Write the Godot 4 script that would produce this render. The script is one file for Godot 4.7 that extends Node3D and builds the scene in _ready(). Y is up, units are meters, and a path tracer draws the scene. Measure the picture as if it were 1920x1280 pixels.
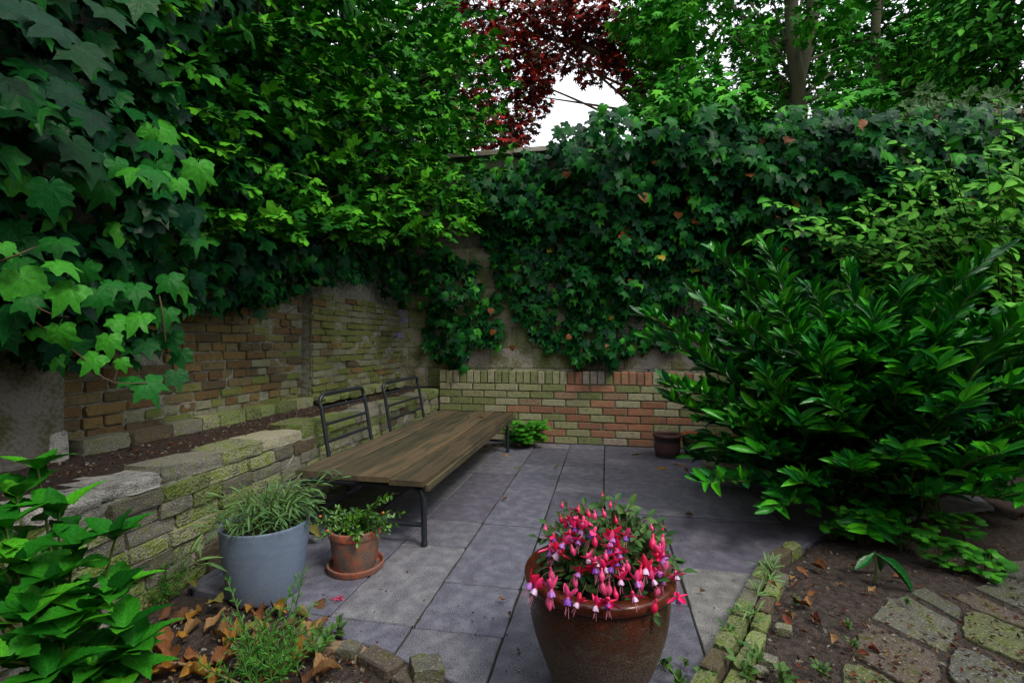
extends Node3D
# A shaded walled courtyard: ivy on the walls, a plank bench, potted plants and a slab patio.
# The eye stands 1 m above the slabs; x runs right, -z runs away along the slab joints.

const F := 900.0
const EYE := Vector3(0, 1, 0)
const YAW := 0.19419
const ZB := -4.70      # face of the low brick wall
const ZC := -4.82      # face of the block wall behind it
const XP := -1.69      # face of the planter wall
const XS := -2.25      # face of the old brick wall
const XT := -2.17      # the same wall past its step
const ZS := -3.25      # where it steps

var rng := RandomNumberGenerator.new()
var used := {}
var species := {}
var noise := FastNoiseLite.new()


func ray(u: float, v: float) -> Vector3:
	return Basis(Vector3.UP, YAW) * Vector3((u - 960.0) / F, (640.0 - v) / F, -1.0)


func at_t(u: float, v: float, t: float) -> Vector3:
	return EYE + ray(u, v) * t


func on_y(u: float, v: float, y: float) -> Vector3:
	var d := ray(u, v)
	return EYE + d * ((y - 1.0) / d.y)


func on_x(u: float, v: float, x: float) -> Vector3:
	var d := ray(u, v)
	return EYE + d * (x / d.x)


func on_z(u: float, v: float, z: float) -> Vector3:
	var d := ray(u, v)
	return EYE + d * (z / d.z)


func seen(p: Vector3) -> Vector3:
	var q := Basis(Vector3.UP, -YAW) * (p - EYE)
	var t := maxf(-q.z, 0.01)
	return Vector3(960.0 + F * q.x / t, 640.0 - F * q.y / t, -q.z)


func rf(a: float, b: float) -> float:
	return rng.randf_range(a, b)


func rv() -> Vector3:
	return Vector3(rf(-1, 1), rf(-1, 1), rf(-1, 1))


# ---------------------------------------------------------------- shapes
class Geo:
	var p := PackedVector3Array()
	var uv := PackedVector2Array()
	var ix := PackedInt32Array()

	func v(a: Vector3, t := Vector2.ZERO) -> int:
		p.append(a)
		uv.append(t)
		return p.size() - 1

	func tri(a: int, b: int, c: int) -> void:
		ix.append_array(PackedInt32Array([a, b, c]))

	func quad(a: int, b: int, c: int, d: int) -> void:
		ix.append_array(PackedInt32Array([a, b, c, a, c, d]))

	func flat() -> Geo:
		var g := Geo.new()
		for k in ix.size():
			g.ix.append(g.v(p[ix[k]], uv[ix[k]]))
		return g

	func add(o: Geo, x: Transform3D) -> Geo:
		var n := p.size()
		for k in o.p.size():
			p.append(x * o.p[k])
			uv.append(o.uv[k])
		for k in o.ix.size():
			ix.append(o.ix[k] + n)
		return self

	func mesh() -> ArrayMesh:
		var n := PackedVector3Array()
		n.resize(p.size())
		var out := PackedInt32Array()
		out.resize(ix.size())
		for k in range(0, ix.size(), 3):
			var a := ix[k]
			var b := ix[k + 1]
			var c := ix[k + 2]
			var w := (p[b] - p[a]).cross(p[c] - p[a])
			n[a] += w
			n[b] += w
			n[c] += w
			out[k] = a
			out[k + 1] = c
			out[k + 2] = b
		for k in n.size():
			n[k] = n[k].normalized() if n[k].length_squared() > 1e-20 else Vector3.UP
		var arr := []
		arr.resize(Mesh.ARRAY_MAX)
		arr[Mesh.ARRAY_VERTEX] = p
		arr[Mesh.ARRAY_NORMAL] = n
		arr[Mesh.ARRAY_TEX_UV] = uv
		arr[Mesh.ARRAY_INDEX] = out
		var m := ArrayMesh.new()
		m.add_surface_from_arrays(Mesh.PRIMITIVE_TRIANGLES, arr)
		return m

	func tube(path: Array, r0: float, r1: float, sides := 6) -> Geo:
		var n := path.size()
		var first := p.size()
		var side := Vector3.ZERO
		for k in n:
			var d: Vector3 = (path[mini(k + 1, n - 1)] - path[maxi(k - 1, 0)]).normalized()
			if side == Vector3.ZERO:
				side = d.cross(Vector3.UP if absf(d.y) < 0.9 else Vector3.RIGHT).normalized()
			side = (side - d * side.dot(d)).normalized()
			var other := d.cross(side)
			var r := lerpf(r0, r1, float(k) / (n - 1))
			for s in sides:
				var a := TAU * s / sides
				v(path[k] + (side * cos(a) + other * sin(a)) * r, Vector2(float(s) / sides, k))
		for k in n - 1:
			for s in sides:
				var a := first + k * sides + s
				var b := first + k * sides + (s + 1) % sides
				quad(a, b, b + sides, a + sides)
		var c0 := v(path[0])
		var c1 := v(path[n - 1])
		for s in sides:
			tri(c0, first + (s + 1) % sides, first + s)
			tri(c1, first + (n - 1) * sides + s, first + (n - 1) * sides + (s + 1) % sides)
		return self

	func lathe(prof: Array, seg := 40) -> Geo:
		var first := p.size()
		var n := prof.size()
		for k in n:
			for s in seg + 1:
				var a := TAU * s / seg
				v(Vector3(prof[k].x * cos(a), prof[k].y, -prof[k].x * sin(a)), Vector2(float(s) / seg, prof[k].y))
		for k in n - 1:
			for s in seg:
				var a := first + k * (seg + 1) + s
				quad(a, a + 1, a + seg + 2, a + seg + 1)
		return self

	# unit box with cut edges, corners moved a little
	func block(r: RandomNumberGenerator, c: float, jit: float) -> Geo:
		var cor := []
		for k in 8:
			cor.append(Vector3(k & 1, (k >> 1) & 1, (k >> 2) & 1) - Vector3.ONE * 0.5 + Vector3(r.randf_range(-jit, jit), r.randf_range(-jit, jit), r.randf_range(-jit, jit)))
		var id := {}
		for k in 8:
			for ax in 3:
				var q: Vector3 = cor[k]
				for o in 3:
					if o != ax:
						q[o] -= signf(q[o]) * c
				id[k * 3 + ax] = v(q)
		for ax in 3:
			var b := 1 << ((ax + 1) % 3)
			var d := 1 << ((ax + 2) % 3)
			for s in 2:
				var o := s << ax
				var q := [id[o * 3 + ax], id[(o | b) * 3 + ax], id[(o | b | d) * 3 + ax], id[(o | d) * 3 + ax]]
				if s == 1:
					quad(q[0], q[1], q[2], q[3])
				else:
					quad(q[3], q[2], q[1], q[0])
		for ax in 3:
			var a1 := (ax + 1) % 3
			var a2 := (ax + 2) % 3
			for s1 in 2:
				for s2 in 2:
					var k0 := (s1 << a1) | (s2 << a2)
					var k1 := k0 | (1 << ax)
					var q := [id[k0 * 3 + a1], id[k0 * 3 + a2], id[k1 * 3 + a2], id[k1 * 3 + a1]]
					if (s1 == s2):
						quad(q[3], q[2], q[1], q[0])
					else:
						quad(q[0], q[1], q[2], q[3])
		for k in 8:
			var q := [id[k * 3], id[k * 3 + 1], id[k * 3 + 2]]
			if [1, 2, 4, 7].has(k):
				tri(q[0], q[1], q[2])
			else:
				tri(q[2], q[1], q[0])
		return self

	# rough stone: a box of n x n faces pushed about, edges rounded
	func stone(seed_: int, n: int, rough: float, roundness: float) -> Geo:
		var ns := FastNoiseLite.new()
		ns.seed = seed_
		ns.frequency = 1.6
		for ax in 3:
			for s in [-1.0, 1.0]:
				var first := p.size()
				for i in n + 1:
					for j in n + 1:
						var q := Vector3.ZERO
						q[ax] = s * 0.5
						q[(ax + 1) % 3] = (float(i) / n - 0.5)
						q[(ax + 2) % 3] = (float(j) / n - 0.5) * s
						var ball := q.normalized() * 0.56
						q = q.lerp(ball, roundness * pow(q.length() / 0.87, 3.0))
						var w := Vector3(ns.get_noise_3dv(q * 1.3), ns.get_noise_3dv(q * 1.3 + Vector3(9, 0, 0)), ns.get_noise_3dv(q * 1.3 + Vector3(0, 9, 0)))
						w += 0.5 * Vector3(ns.get_noise_3dv(q * 4.0), ns.get_noise_3dv(q * 4.0 + Vector3(9, 0, 0)), ns.get_noise_3dv(q * 4.0 + Vector3(0, 9, 0)))
						v(q + w * rough)
				for i in n:
					for j in n:
						var a := first + i * (n + 1) + j
						quad(a, a + n + 1, a + n + 2, a + 1)
		return self

	# flat outline made solid: top at y, down to y - h, edge cut by b
	func slab(poly: PackedVector2Array, y: float, h: float, b: float) -> Geo:
		var pg := poly
		if not Geometry2D.is_polygon_clockwise(pg):
			pg = pg.duplicate()
			pg.reverse()
		var inner := Geometry2D.offset_polygon(pg, -b)
		var top: PackedVector2Array = inner[0] if inner.size() == 1 else pg
		if Geometry2D.is_polygon_clockwise(top) != Geometry2D.is_polygon_clockwise(pg):
			top.reverse()
		var idx := Geometry2D.triangulate_polygon(top)
		var base := p.size()
		for q in top:
			v(Vector3(q.x, y, q.y))
		for k in range(0, idx.size(), 3):
			var a := top[idx[k]]
			var e := top[idx[k + 1]] - a
			var f := top[idx[k + 2]] - a
			if e.cross(f) < 0.0:
				tri(base + idx[k], base + idx[k + 1], base + idx[k + 2])
			else:
				tri(base + idx[k], base + idx[k + 2], base + idx[k + 1])
		var n := top.size()
		for k in n:
			var a := top[k]
			var c := top[(k + 1) % n]
			var e := (c - a).normalized()
			var o := Vector2(-e.y, e.x) * b * 0.7
			if Geometry2D.is_point_in_polygon((a + c) * 0.5 + o * 0.5, top):
				o = -o
			var q0 := v(Vector3(a.x, y, a.y))
			var q1 := v(Vector3(c.x, y, c.y))
			var q2 := v(Vector3(c.x + o.x, y - b, c.y + o.y))
			var q3 := v(Vector3(a.x + o.x, y - b, a.y + o.y))
			var q4 := v(Vector3(c.x + o.x, y - h, c.y + o.y))
			var q5 := v(Vector3(a.x + o.x, y - h, a.y + o.y))
			var out := (p[q1] - p[q0]).cross(p[q3] - p[q0]).dot(Vector3(o.x, b, o.y)) > 0.0
			if out:
				quad(q0, q1, q2, q3)
				quad(q3, q2, q4, q5)
			else:
				quad(q3, q2, q1, q0)
				quad(q5, q4, q2, q3)
		return self


func curve3(a: Vector3, b: Vector3, c: Vector3, n: int) -> Array:
	var out := []
	for k in n + 1:
		var t := float(k) / n
		out.append(a * (1 - t) * (1 - t) + b * 2 * t * (1 - t) + c * t * t)
	return out


func smooth_path(pts: Array, n: int) -> Array:
	var c := Curve3D.new()
	for k in pts.size():
		var d: Vector3 = (pts[mini(k + 1, pts.size() - 1)] - pts[maxi(k - 1, 0)]) / 6.0
		c.add_point(pts[k], -d, d)
	var out := []
	var length := c.get_baked_length()
	for k in n + 1:
		out.append(c.sample_baked(length * k / n, true))
	return out


func box(size: Vector3, at: Vector3) -> Geo:
	return Geo.new().add(Geo.new().block(rng, 0.012, 0.0).flat(), Transform3D(Basis.from_scale(size), at))


# ---------------------------------------------------------------- nodes
func numbered(called: String, key: String) -> String:
	var k: String = key + "/" + called
	var n: int = used.get(k, 0)
	used[k] = n + 1
	return called if n == 0 else "%s_%03d" % [called, n]


func put(o: Node3D, called: String, parent: Node) -> Node3D:
	o.name = numbered(called, "" if parent == self else str(parent.get_instance_id()))
	parent.add_child(o)
	return o


func thing(called: String, label: String, category: String, at := Vector3.ZERO, group := "") -> Node3D:
	var o := put(Node3D.new(), called, self)
	o.position = at
	return tag(o, label, category, group)


func tag(o: Node3D, label: String, category: String, group := "", kind := "") -> Node3D:
	o.set_meta("label", label)
	o.set_meta("category", category)
	if group:
		o.set_meta("group", group)
	if kind:
		o.set_meta("kind", kind)
	return o


func setting(called: String, label: String, category: String) -> Node3D:
	return tag(put(Node3D.new(), called, self), label, category, "", "structure")


func part(parent: Node, called: String, m: Mesh, material: Material, x := Transform3D.IDENTITY) -> MeshInstance3D:
	var o := MeshInstance3D.new()
	o.mesh = m
	o.material_override = material
	put(o, called, parent)
	o.transform = x
	return o


func many(parent: Node, called: String, m: Mesh, material: Material, xs: Array, cols: Array) -> MultiMeshInstance3D:
	var mm := MultiMesh.new()
	mm.transform_format = MultiMesh.TRANSFORM_3D
	mm.use_colors = true
	mm.mesh = m
	mm.instance_count = xs.size()
	for k in xs.size():
		mm.set_instance_transform(k, xs[k])
		mm.set_instance_color(k, cols[k])
	var o := MultiMeshInstance3D.new()
	o.multimesh = mm
	o.material_override = material
	put(o, called, parent)
	o.set_meta("kind", "stuff")
	return o


# ---------------------------------------------------------------- materials
func lin(r: float, g: float, b: float) -> Color:
	return Color(r, g, b).linear_to_srgb()


# a seamless picture of grain: two noises mixed, read through colour stops (linear colours); specks: [frequency, threshold, colour]
func grain(size: int, seed_: int, f1: float, f2: float, w2: float, stops: Array, specks := [], gain := 1.6) -> Array:
	var n1 := FastNoiseLite.new()
	n1.seed = seed_
	n1.frequency = f1
	n1.fractal_octaves = 4
	var n2 := FastNoiseLite.new()
	n2.seed = seed_ + 1
	n2.frequency = f2
	n2.fractal_octaves = 3
	var a := n1.get_seamless_image(size, size, false, false, 0.1, true).get_data()
	var b := n2.get_seamless_image(size, size, false, false, 0.1, true).get_data()
	var lut := PackedByteArray()
	lut.resize(768)
	for k in 256:
		var t := clampf(((k / 255.0) - 0.5) * gain + 0.5, 0, 1)
		var c: Color = stops[0][1]
		for s in stops.size() - 1:
			if t >= stops[s][0]:
				c = (stops[s][1] as Color).lerp(stops[s + 1][1], clampf((t - stops[s][0]) / (stops[s + 1][0] - stops[s][0]), 0, 1))
		c = c.linear_to_srgb()
		lut[k * 3] = c.r8
		lut[k * 3 + 1] = c.g8
		lut[k * 3 + 2] = c.b8
	var out := PackedByteArray()
	out.resize(size * size * 3)
	var high := PackedByteArray()
	high.resize(size * size)
	for k in size * size:
		var h := int(a[k] * (1.0 - w2) + b[k] * w2)
		high[k] = h
		out[k * 3] = lut[h * 3]
		out[k * 3 + 1] = lut[h * 3 + 1]
		out[k * 3 + 2] = lut[h * 3 + 2]
	for sp in specks:
		var n3 := FastNoiseLite.new()
		n3.seed = seed_ + 7
		n3.frequency = sp[0]
		n3.fractal_octaves = 2
		var d := n3.get_seamless_image(size, size, false, false, 0.1, true).get_data()
		var lim := int(sp[1] * 255)
		var c: Color = (sp[2] as Color).linear_to_srgb()
		for k in size * size:
			if d[k] > lim:
				out[k * 3] = c.r8
				out[k * 3 + 1] = c.g8
				out[k * 3 + 2] = c.b8
	var pic := Image.create_from_data(size, size, false, Image.FORMAT_RGB8, out)
	var rel := Image.create_from_data(size, size, false, Image.FORMAT_L8, high)
	return [ImageTexture.create_from_image(pic), ImageTexture.create_from_image(rel)]


func surf(tex: Array, tint: Color, scale_: float, rough: float, relief := 0.4, world := true, offset := Vector3.ZERO) -> StandardMaterial3D:
	var m := StandardMaterial3D.new()
	m.albedo_color = tint.linear_to_srgb()
	m.albedo_texture = tex[0]
	m.uv1_triplanar = true
	m.uv1_world_triplanar = world
	m.uv1_scale = Vector3.ONE * scale_
	m.uv1_offset = offset
	m.roughness = rough
	if relief > 0.0:
		m.heightmap_enabled = true
		m.heightmap_texture = tex[1]
		m.heightmap_scale = relief
	return m


func plain(c: Color, rough: float, metal := 0.0) -> StandardMaterial3D:
	var m := StandardMaterial3D.new()
	m.albedo_color = c.linear_to_srgb()
	m.roughness = rough
	m.metallic = metal
	return m


# ---------------------------------------------------------------- leaves
# Leaves lie in xy: stalk at the origin, tip along +y, upper face +z.
func leaf_simple(prof: Array, fold: float, droop: float, wave: float, teeth := 0.0, rows := 8) -> ArrayMesh:
	var g := Geo.new()
	var ws := [-1.0, -0.68, -0.34, 0.0, 0.34, 0.68, 1.0]
	var wide := 0.0
	for q in prof:
		wide = maxf(wide, q[1])
	for r in rows + 1:
		var t := float(r) / rows
		var w := 0.0
		for k in prof.size() - 1:
			if t >= prof[k][0] and t <= prof[k + 1][0]:
				var s: float = (t - prof[k][0]) / (prof[k + 1][0] - prof[k][0])
				w = lerpf(prof[k][1], prof[k + 1][1], s * s * (3.0 - 2.0 * s))
		for k in ws.size():
			var ww: float = w * (1.0 + (teeth if r % 2 == 1 and absf(ws[k]) > 0.9 else 0.0))
			var x: float = ws[k] * ww
			var z: float = fold * x * x / maxf(w, 0.02) * (0.6 + 0.4 * absf(ws[k])) + fold * 0.25 * absf(x) - droop * t * t + wave * sin(t * 9.0 + ws[k] * 1.5) * absf(ws[k])
			g.v(Vector3(x, t, z), Vector2(0.5 + 0.5 * x / wide, t))
	for r in rows:
		for k in 6:
			var a := r * 7 + k
			g.quad(a, a + 1, a + 8, a + 7)
	return g.mesh()


func leaf_lobed(half: Array, cup: float, ridge: float, veins: Array, jit: float, seed_: int, stalk := 0.0) -> ArrayMesh:
	var r := RandomNumberGenerator.new()
	r.seed = seed_
	var pts := []
	for k in half.size():
		pts.append([deg_to_rad(half[k][0]), half[k][1] * (1.0 + r.randf_range(-jit, jit))])
	for k in range(half.size() - 2, 0, -1):
		pts.append([-deg_to_rad(half[k][0]), half[k][1] * (1.0 + r.randf_range(-jit, jit))])
	var g := Geo.new()
	var n := pts.size()
	var tilt := r.randf_range(-0.1, 0.1)
	var bend := r.randf_range(-0.25, 0.35)
	var roll := r.randf_range(-0.25, 0.25)
	g.v(Vector3.ZERO, Vector2(0.5, 0.35))
	for ring in [0.38, 0.72, 1.0]:
		for q in pts:
			var rad: float = q[1] * ring
			var near := 10.0
			for vn in veins:
				near = minf(near, absf(absf(rad_to_deg(q[0])) - vn) / 22.0)
			var x := sin(q[0]) * rad
			var y := cos(q[0]) * rad
			var z: float = -cup * rad * rad - ridge * rad * (1.0 - clampf(near, 0, 1)) + tilt * x * absf(y) - bend * y * absf(y) * 0.6 + roll * x * absf(x) * 0.5 + r.randf_range(-0.025, 0.025) * ring
			g.v(Vector3(x, y, z), Vector2(0.5 + x / 1.9, 0.35 + y / 1.9))
	for k in n:
		var k2 := (k + 1) % n
		g.tri(0, 1 + k2, 1 + k)
		for ring in 2:
			var f := 1 + ring * n
			g.quad(f + k, f + k2, f + n + k2, f + n + k)
	if stalk > 0.0:
		var f := g.p.size()
		g.tube([Vector3.ZERO, Vector3(0.02, -0.25, -0.10) * stalk, Vector3(-0.02, -0.5, -0.4) * stalk], 0.016, 0.014, 3)
		for k in range(f, g.p.size()):
			g.uv[k] = Vector2(0.5, 0.36)
	return g.mesh()


# vein pictures: kind 0 palmate, 1 feathered, 2 feathered with a pale edge. Values multiply the leaf's own colour.
func vein_texture(kind: int, vein: Color, body: Color, seed_: int, angles := [0.0, 48.0, 110.0]) -> ImageTexture:
	var size := 256
	var img := Image.create(size, size, false, Image.FORMAT_RGB8)
	var ns := FastNoiseLite.new()
	ns.seed = seed_
	ns.frequency = 0.03
	ns.fractal_octaves = 4
	for y in size:
		for x in size:
			var u := (x + 0.5) / size
			var t := (y + 0.5) / size
			var k := 0.0
			if kind == 0:
				var px := (u - 0.5) * 1.9
				var py := (t - 0.35) * 1.9
				var r := sqrt(px * px + py * py)
				var a := rad_to_deg(atan2(absf(px), py))
				for vn in angles:
					var d := r * absf(sin(deg_to_rad(clampf(a - vn, -90, 90))))
					k = maxf(k, 1.0 - d / (0.022 * (1.15 - r)))
					var along := r * cos(deg_to_rad(clampf(a - vn, -90, 90)))
					if d < 0.3:
						k = maxf(k, 0.45 * (1.0 - absf(fposmod(along - d * 1.1, 0.17) - 0.085) / 0.012))
			else:
				var c := absf(u - 0.5) * 2.0
				k = 1.0 - c / (0.07 * (1.2 - t))
				k = maxf(k, 0.55 * (1.0 - absf(fposmod(t - c * 0.22, 0.105) - 0.05) / 0.012))
			k = clampf(k, 0, 1)
			var col := body.lerp(vein, k)
			var b := 1.0 + ns.get_noise_2d(x, y) * 0.35
			col = Color(col.r * b, col.g * b, col.b * b)
			if ns.get_noise_2d(x * 2.3 + 500.0, y * 2.3) > 0.47:
				col = Color(0.9, 0.62, 0.5)
			if kind == 2 and absf(u - 0.5) * 2.0 + ns.get_noise_2d(x * 2, y * 2) * 0.35 > 0.8:
				col = Color(0.85, 0.82, 0.55)
			img.set_pixel(x, y, Color(clampf(col.r, 0, 1), clampf(col.g, 0, 1), clampf(col.b, 0, 1)).linear_to_srgb())
	return ImageTexture.create_from_image(img)


func grow(called: String, meshes: Array, tones: Array, tex: Texture2D, rough: float, back: float, spec := 0.5, boost := 1.0) -> void:
	var mats := []
	var own := []
	for k in tones.size() + 1:
		var m := StandardMaterial3D.new()
		if k < tones.size():
			var c: Color = tones[k]
			own.append(Color(c.r * boost, c.g * boost, c.b * boost))
			m.albedo_color = own[k].linear_to_srgb()
		else:
			m.vertex_color_use_as_albedo = true
		m.albedo_texture = tex
		m.roughness = rough
		m.metallic_specular = spec
		m.cull_mode = BaseMaterial3D.CULL_DISABLED
		m.backlight = Color(back, back, back * 0.6)
		m.heightmap_enabled = tex != null
		m.heightmap_texture = tex
		m.heightmap_scale = 0.25
		mats.append(m)
	species[called] = {"meshes": meshes, "tones": tones, "mats": mats, "own": own}


func pose(at: Vector3, tip: Vector3, face: Vector3, s: float) -> Transform3D:
	var y := tip.normalized()
	var z := face - y * face.dot(y)
	if z.length() < 0.05:
		z = y.cross(Vector3(0.3, 0.5, 0.8))
	z = z.normalized()
	return Transform3D(Basis(y.cross(z) * s, y * s, z * s), at)


# xs: [transform, tone, rank]; rank only picks which leaves become parts of their own, the rest are one mass for each leaf shape;
# a leaf has the same colour either way
func foliage(plant: Node3D, called: String, xs: Array, most: int, leaf_name := "leaf", mass_name := "foliage") -> void:
	var sp: Dictionary = species[called]
	var keyed := []
	for k in xs.size():
		var x: Transform3D = xs[k][0]
		var q := seen(x.origin)
		var inside := q.z > 0.2 and q.x > -20 and q.x < 1940 and q.y > -20 and q.y < 1300
		keyed.append([x.basis.y.length() * F / maxf(q.z, 0.2) * (0.3 + xs[k][2]) if inside else 0.0, k])
	keyed.sort_custom(func(a, b): return a[0] > b[0])
	var rest := []
	for m in sp.meshes:
		rest.append([[], []])
	for n in keyed.size():
		var k: int = keyed[n][1]
		var x: Transform3D = xs[k][0]
		x.origin -= plant.position
		var tone: int = xs[k][1]
		var kind: int = (k * 7 + tone) % sp.meshes.size()
		if n < most and keyed[n][0] > 0.0:
			part(plant, leaf_name, sp.meshes[kind], sp.mats[tone], x)
		else:
			rest[kind][0].append(x)
			rest[kind][1].append(sp.own[tone])
	for kind in rest.size():
		if rest[kind][0].size():
			many(plant, mass_name, sp.meshes[kind], sp.mats[sp.tones.size()], rest[kind][0], rest[kind][1])


func tone_of(weights: Array) -> int:
	var s := 0.0
	for w in weights:
		s += w
	var r := rng.randf() * s
	for k in weights.size():
		r -= weights[k]
		if r <= 0.0:
			return k
	return 0


# ---------------------------------------------------------------- the shared materials
var M := {}
var bricks := []
var stones := []
var flats := []
var outline := PackedVector2Array()


func make_materials() -> void:
	var k := func(r, g, b): return Color(r, g, b)
	var t_brick := grain(512, 3, 0.012, 0.09, 0.45, [[0.0, k.call(0.45, 0.45, 0.40)], [0.35, k.call(0.8, 0.78, 0.72)], [0.6, k.call(1, 1, 1)], [0.85, k.call(0.75, 0.85, 0.55)], [1.0, k.call(0.5, 0.62, 0.3)]])
	var t_moss := grain(512, 11, 0.008, 0.06, 0.5, [[0.0, k.call(0.10, 0.11, 0.05)], [0.3, k.call(0.24, 0.25, 0.15)], [0.5, k.call(0.34, 0.34, 0.25)], [0.65, k.call(0.24, 0.30, 0.07)], [0.85, k.call(0.13, 0.20, 0.02)], [1.0, k.call(0.2, 0.26, 0.04)]], [[0.11, 0.78, k.call(0.5, 0.5, 0.46)]], 2.2)
	var t_mortar := grain(512, 17, 0.02, 0.12, 0.5, [[0.0, k.call(0.10, 0.10, 0.08)], [0.4, k.call(0.28, 0.28, 0.24)], [0.7, k.call(0.42, 0.42, 0.38)], [1.0, k.call(0.22, 0.27, 0.12)]])
	var t_slab := grain(1024, 23, 0.011, 0.15, 0.5, [[0.0, k.call(0.085, 0.083, 0.09)], [0.4, k.call(0.14, 0.14, 0.158)], [0.6, k.call(0.18, 0.18, 0.195)], [0.8, k.call(0.24, 0.24, 0.245)], [1.0, k.call(0.33, 0.33, 0.33)]], [[0.17, 0.655, k.call(0.33, 0.33, 0.33)], [0.05, 0.83, k.call(0.09, 0.085, 0.08)]])
	var t_soil := grain(1024, 31, 0.02, 0.13, 0.55, [[0.0, k.call(0.012, 0.010, 0.008)], [0.45, k.call(0.045, 0.036, 0.03)], [0.7, k.call(0.085, 0.068, 0.058)], [1.0, k.call(0.15, 0.12, 0.10)]], [[0.10, 0.77, k.call(0.20, 0.08, 0.05)], [0.21, 0.80, k.call(0.3, 0.27, 0.23)]], 1.9)
	var t_stone := grain(512, 41, 0.015, 0.12, 0.5, [[0.0, k.call(0.16, 0.16, 0.14)], [0.4, k.call(0.27, 0.26, 0.23)], [0.62, k.call(0.33, 0.31, 0.28)], [0.7, k.call(0.22, 0.25, 0.07)], [1.0, k.call(0.15, 0.22, 0.02)]], [[0.09, 0.74, k.call(0.62, 0.62, 0.60)]], 1.8)
	var t_concrete := grain(512, 53, 0.006, 0.08, 0.35, [[0.0, k.call(0.13, 0.15, 0.05)], [0.35, k.call(0.25, 0.25, 0.15)], [0.55, k.call(0.36, 0.35, 0.30)], [0.8, k.call(0.43, 0.41, 0.38)], [1.0, k.call(0.28, 0.27, 0.24)]], [], 2.0)
	var t_clay := grain(512, 61, 0.010, 0.10, 0.45, [[0.0, k.call(0.09, 0.075, 0.06)], [0.5, k.call(0.15, 0.115, 0.09)], [0.58, k.call(0.18, 0.11, 0.075)], [0.64, k.call(0.42, 0.09, 0.03)], [1.0, k.call(0.55, 0.13, 0.05)]], [[0.2, 0.77, k.call(0.45, 0.40, 0.34)]], 1.6)
	var t_red := grain(512, 13, 0.014, 0.08, 0.4, [[0.0, k.call(0.15, 0.13, 0.09)], [0.3, k.call(0.26, 0.14, 0.085)], [0.5, k.call(0.40, 0.12, 0.065)], [0.66, k.call(0.32, 0.15, 0.085)], [0.82, k.call(0.20, 0.19, 0.08)], [1.0, k.call(0.14, 0.17, 0.05)]], [[0.12, 0.8, k.call(0.5, 0.46, 0.42)]], 1.9)
	M.soil = surf(t_soil, Color(0.85, 0.8, 0.78), 1.3, 0.95, 1.6)
	M.joint = surf(t_soil, Color(0.55, 0.66, 0.4), 2.0, 1.0, 1.5)
	M.ledge = surf(t_soil, Color(0.8, 0.62, 0.52), 2.3, 0.95, 2.0)
	M.mortar = surf(t_mortar, Color(0.8, 0.8, 0.74), 2.0, 0.95, 1.0)
	M.mortar_dark = surf(t_mortar, Color(0.36, 0.40, 0.26), 2.0, 0.95, 1.0)
	M.brick = []          # 0-2 red, 3-5 moss-grown tan, 6-7 pale film
	for c in [Color(0.36, 0.125, 0.07), Color(0.29, 0.12, 0.075), Color(0.40, 0.15, 0.085), Color(0.31, 0.31, 0.17), Color(0.38, 0.36, 0.24), Color(0.22, 0.24, 0.10), Color(0.40, 0.33, 0.29), Color(0.30, 0.20, 0.13)]:
		M.brick.append(surf(t_red, Color(c.r / 0.36, c.r / 0.36, c.r / 0.36), 2.0, 0.9, 0.5, true, Vector3(rf(0, 1), rf(0, 1), rf(0, 1))) if M.brick.size() < 3 else surf(t_brick, c, 2.6, 0.9, 0.5, true, Vector3(rf(0, 1), rf(0, 1), rf(0, 1))))
	M.old_brick = []      # yellow-brown old bricks, then moss-grown ones
	for c in [Color(0.23, 0.155, 0.058), Color(0.17, 0.105, 0.043), Color(0.21, 0.165, 0.08), Color(0.13, 0.095, 0.053), Color(0.21, 0.215, 0.07), Color(0.17, 0.20, 0.052), Color(0.26, 0.26, 0.17)]:
		M.old_brick.append(surf(t_brick, c, 3.1, 0.93, 0.8, true, Vector3(rf(0, 1), rf(0, 1), rf(0, 1))))
	M.moss_stone = []
	for c in [Color(0.8, 0.8, 0.76), Color(0.66, 0.76, 0.5), Color(0.95, 0.92, 0.92), Color(0.5, 0.56, 0.36)]:
		M.moss_stone.append(surf(t_moss, c, 2.2, 0.95, 1.2, true, Vector3(rf(0, 1), rf(0, 1), rf(0, 1))))
	M.wall_stone = M.moss_stone.duplicate()
	for c in [Color(0.62, 0.62, 0.55), Color(0.45, 0.44, 0.38), Color(0.72, 0.71, 0.68), Color(0.34, 0.27, 0.2)]:
		M.wall_stone.append(surf(t_stone, c, 2.4, 0.95, 1.0, true, Vector3(rf(0, 1), rf(0, 1), rf(0, 1))))
	M.pale_stone = surf(t_mortar, Color(1.15, 1.12, 1.17), 1.7, 0.9, 0.8)
	M.chalk_stone = surf(t_stone, Color(1.25, 1.2, 1.02), 2.5, 0.9, 0.8)
	M.slab = []
	for c in [Color(0.68, 0.69, 0.84), Color(0.90, 0.90, 0.95), Color(0.50, 0.50, 0.61), Color(0.72, 0.72, 0.82), Color(0.88, 0.86, 0.78), Color(0.58, 0.55, 0.68)]:
		M.slab.append(surf(t_slab, c, 1.05, 0.62, 0.12, true, Vector3(rf(0, 1), rf(0, 1), rf(0, 1))))
	M.sett = []
	for c in [Color(0.38, 0.38, 0.34), Color(0.32, 0.26, 0.23), Color(0.29, 0.30, 0.28), Color(0.34, 0.39, 0.2), Color(0.30, 0.31, 0.30)]:
		M.sett.append(surf(t_stone, c, 1.6, 0.9, 0.6, true, Vector3(rf(0, 1), rf(0, 1), rf(0, 1))))
	M.concrete = []
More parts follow.
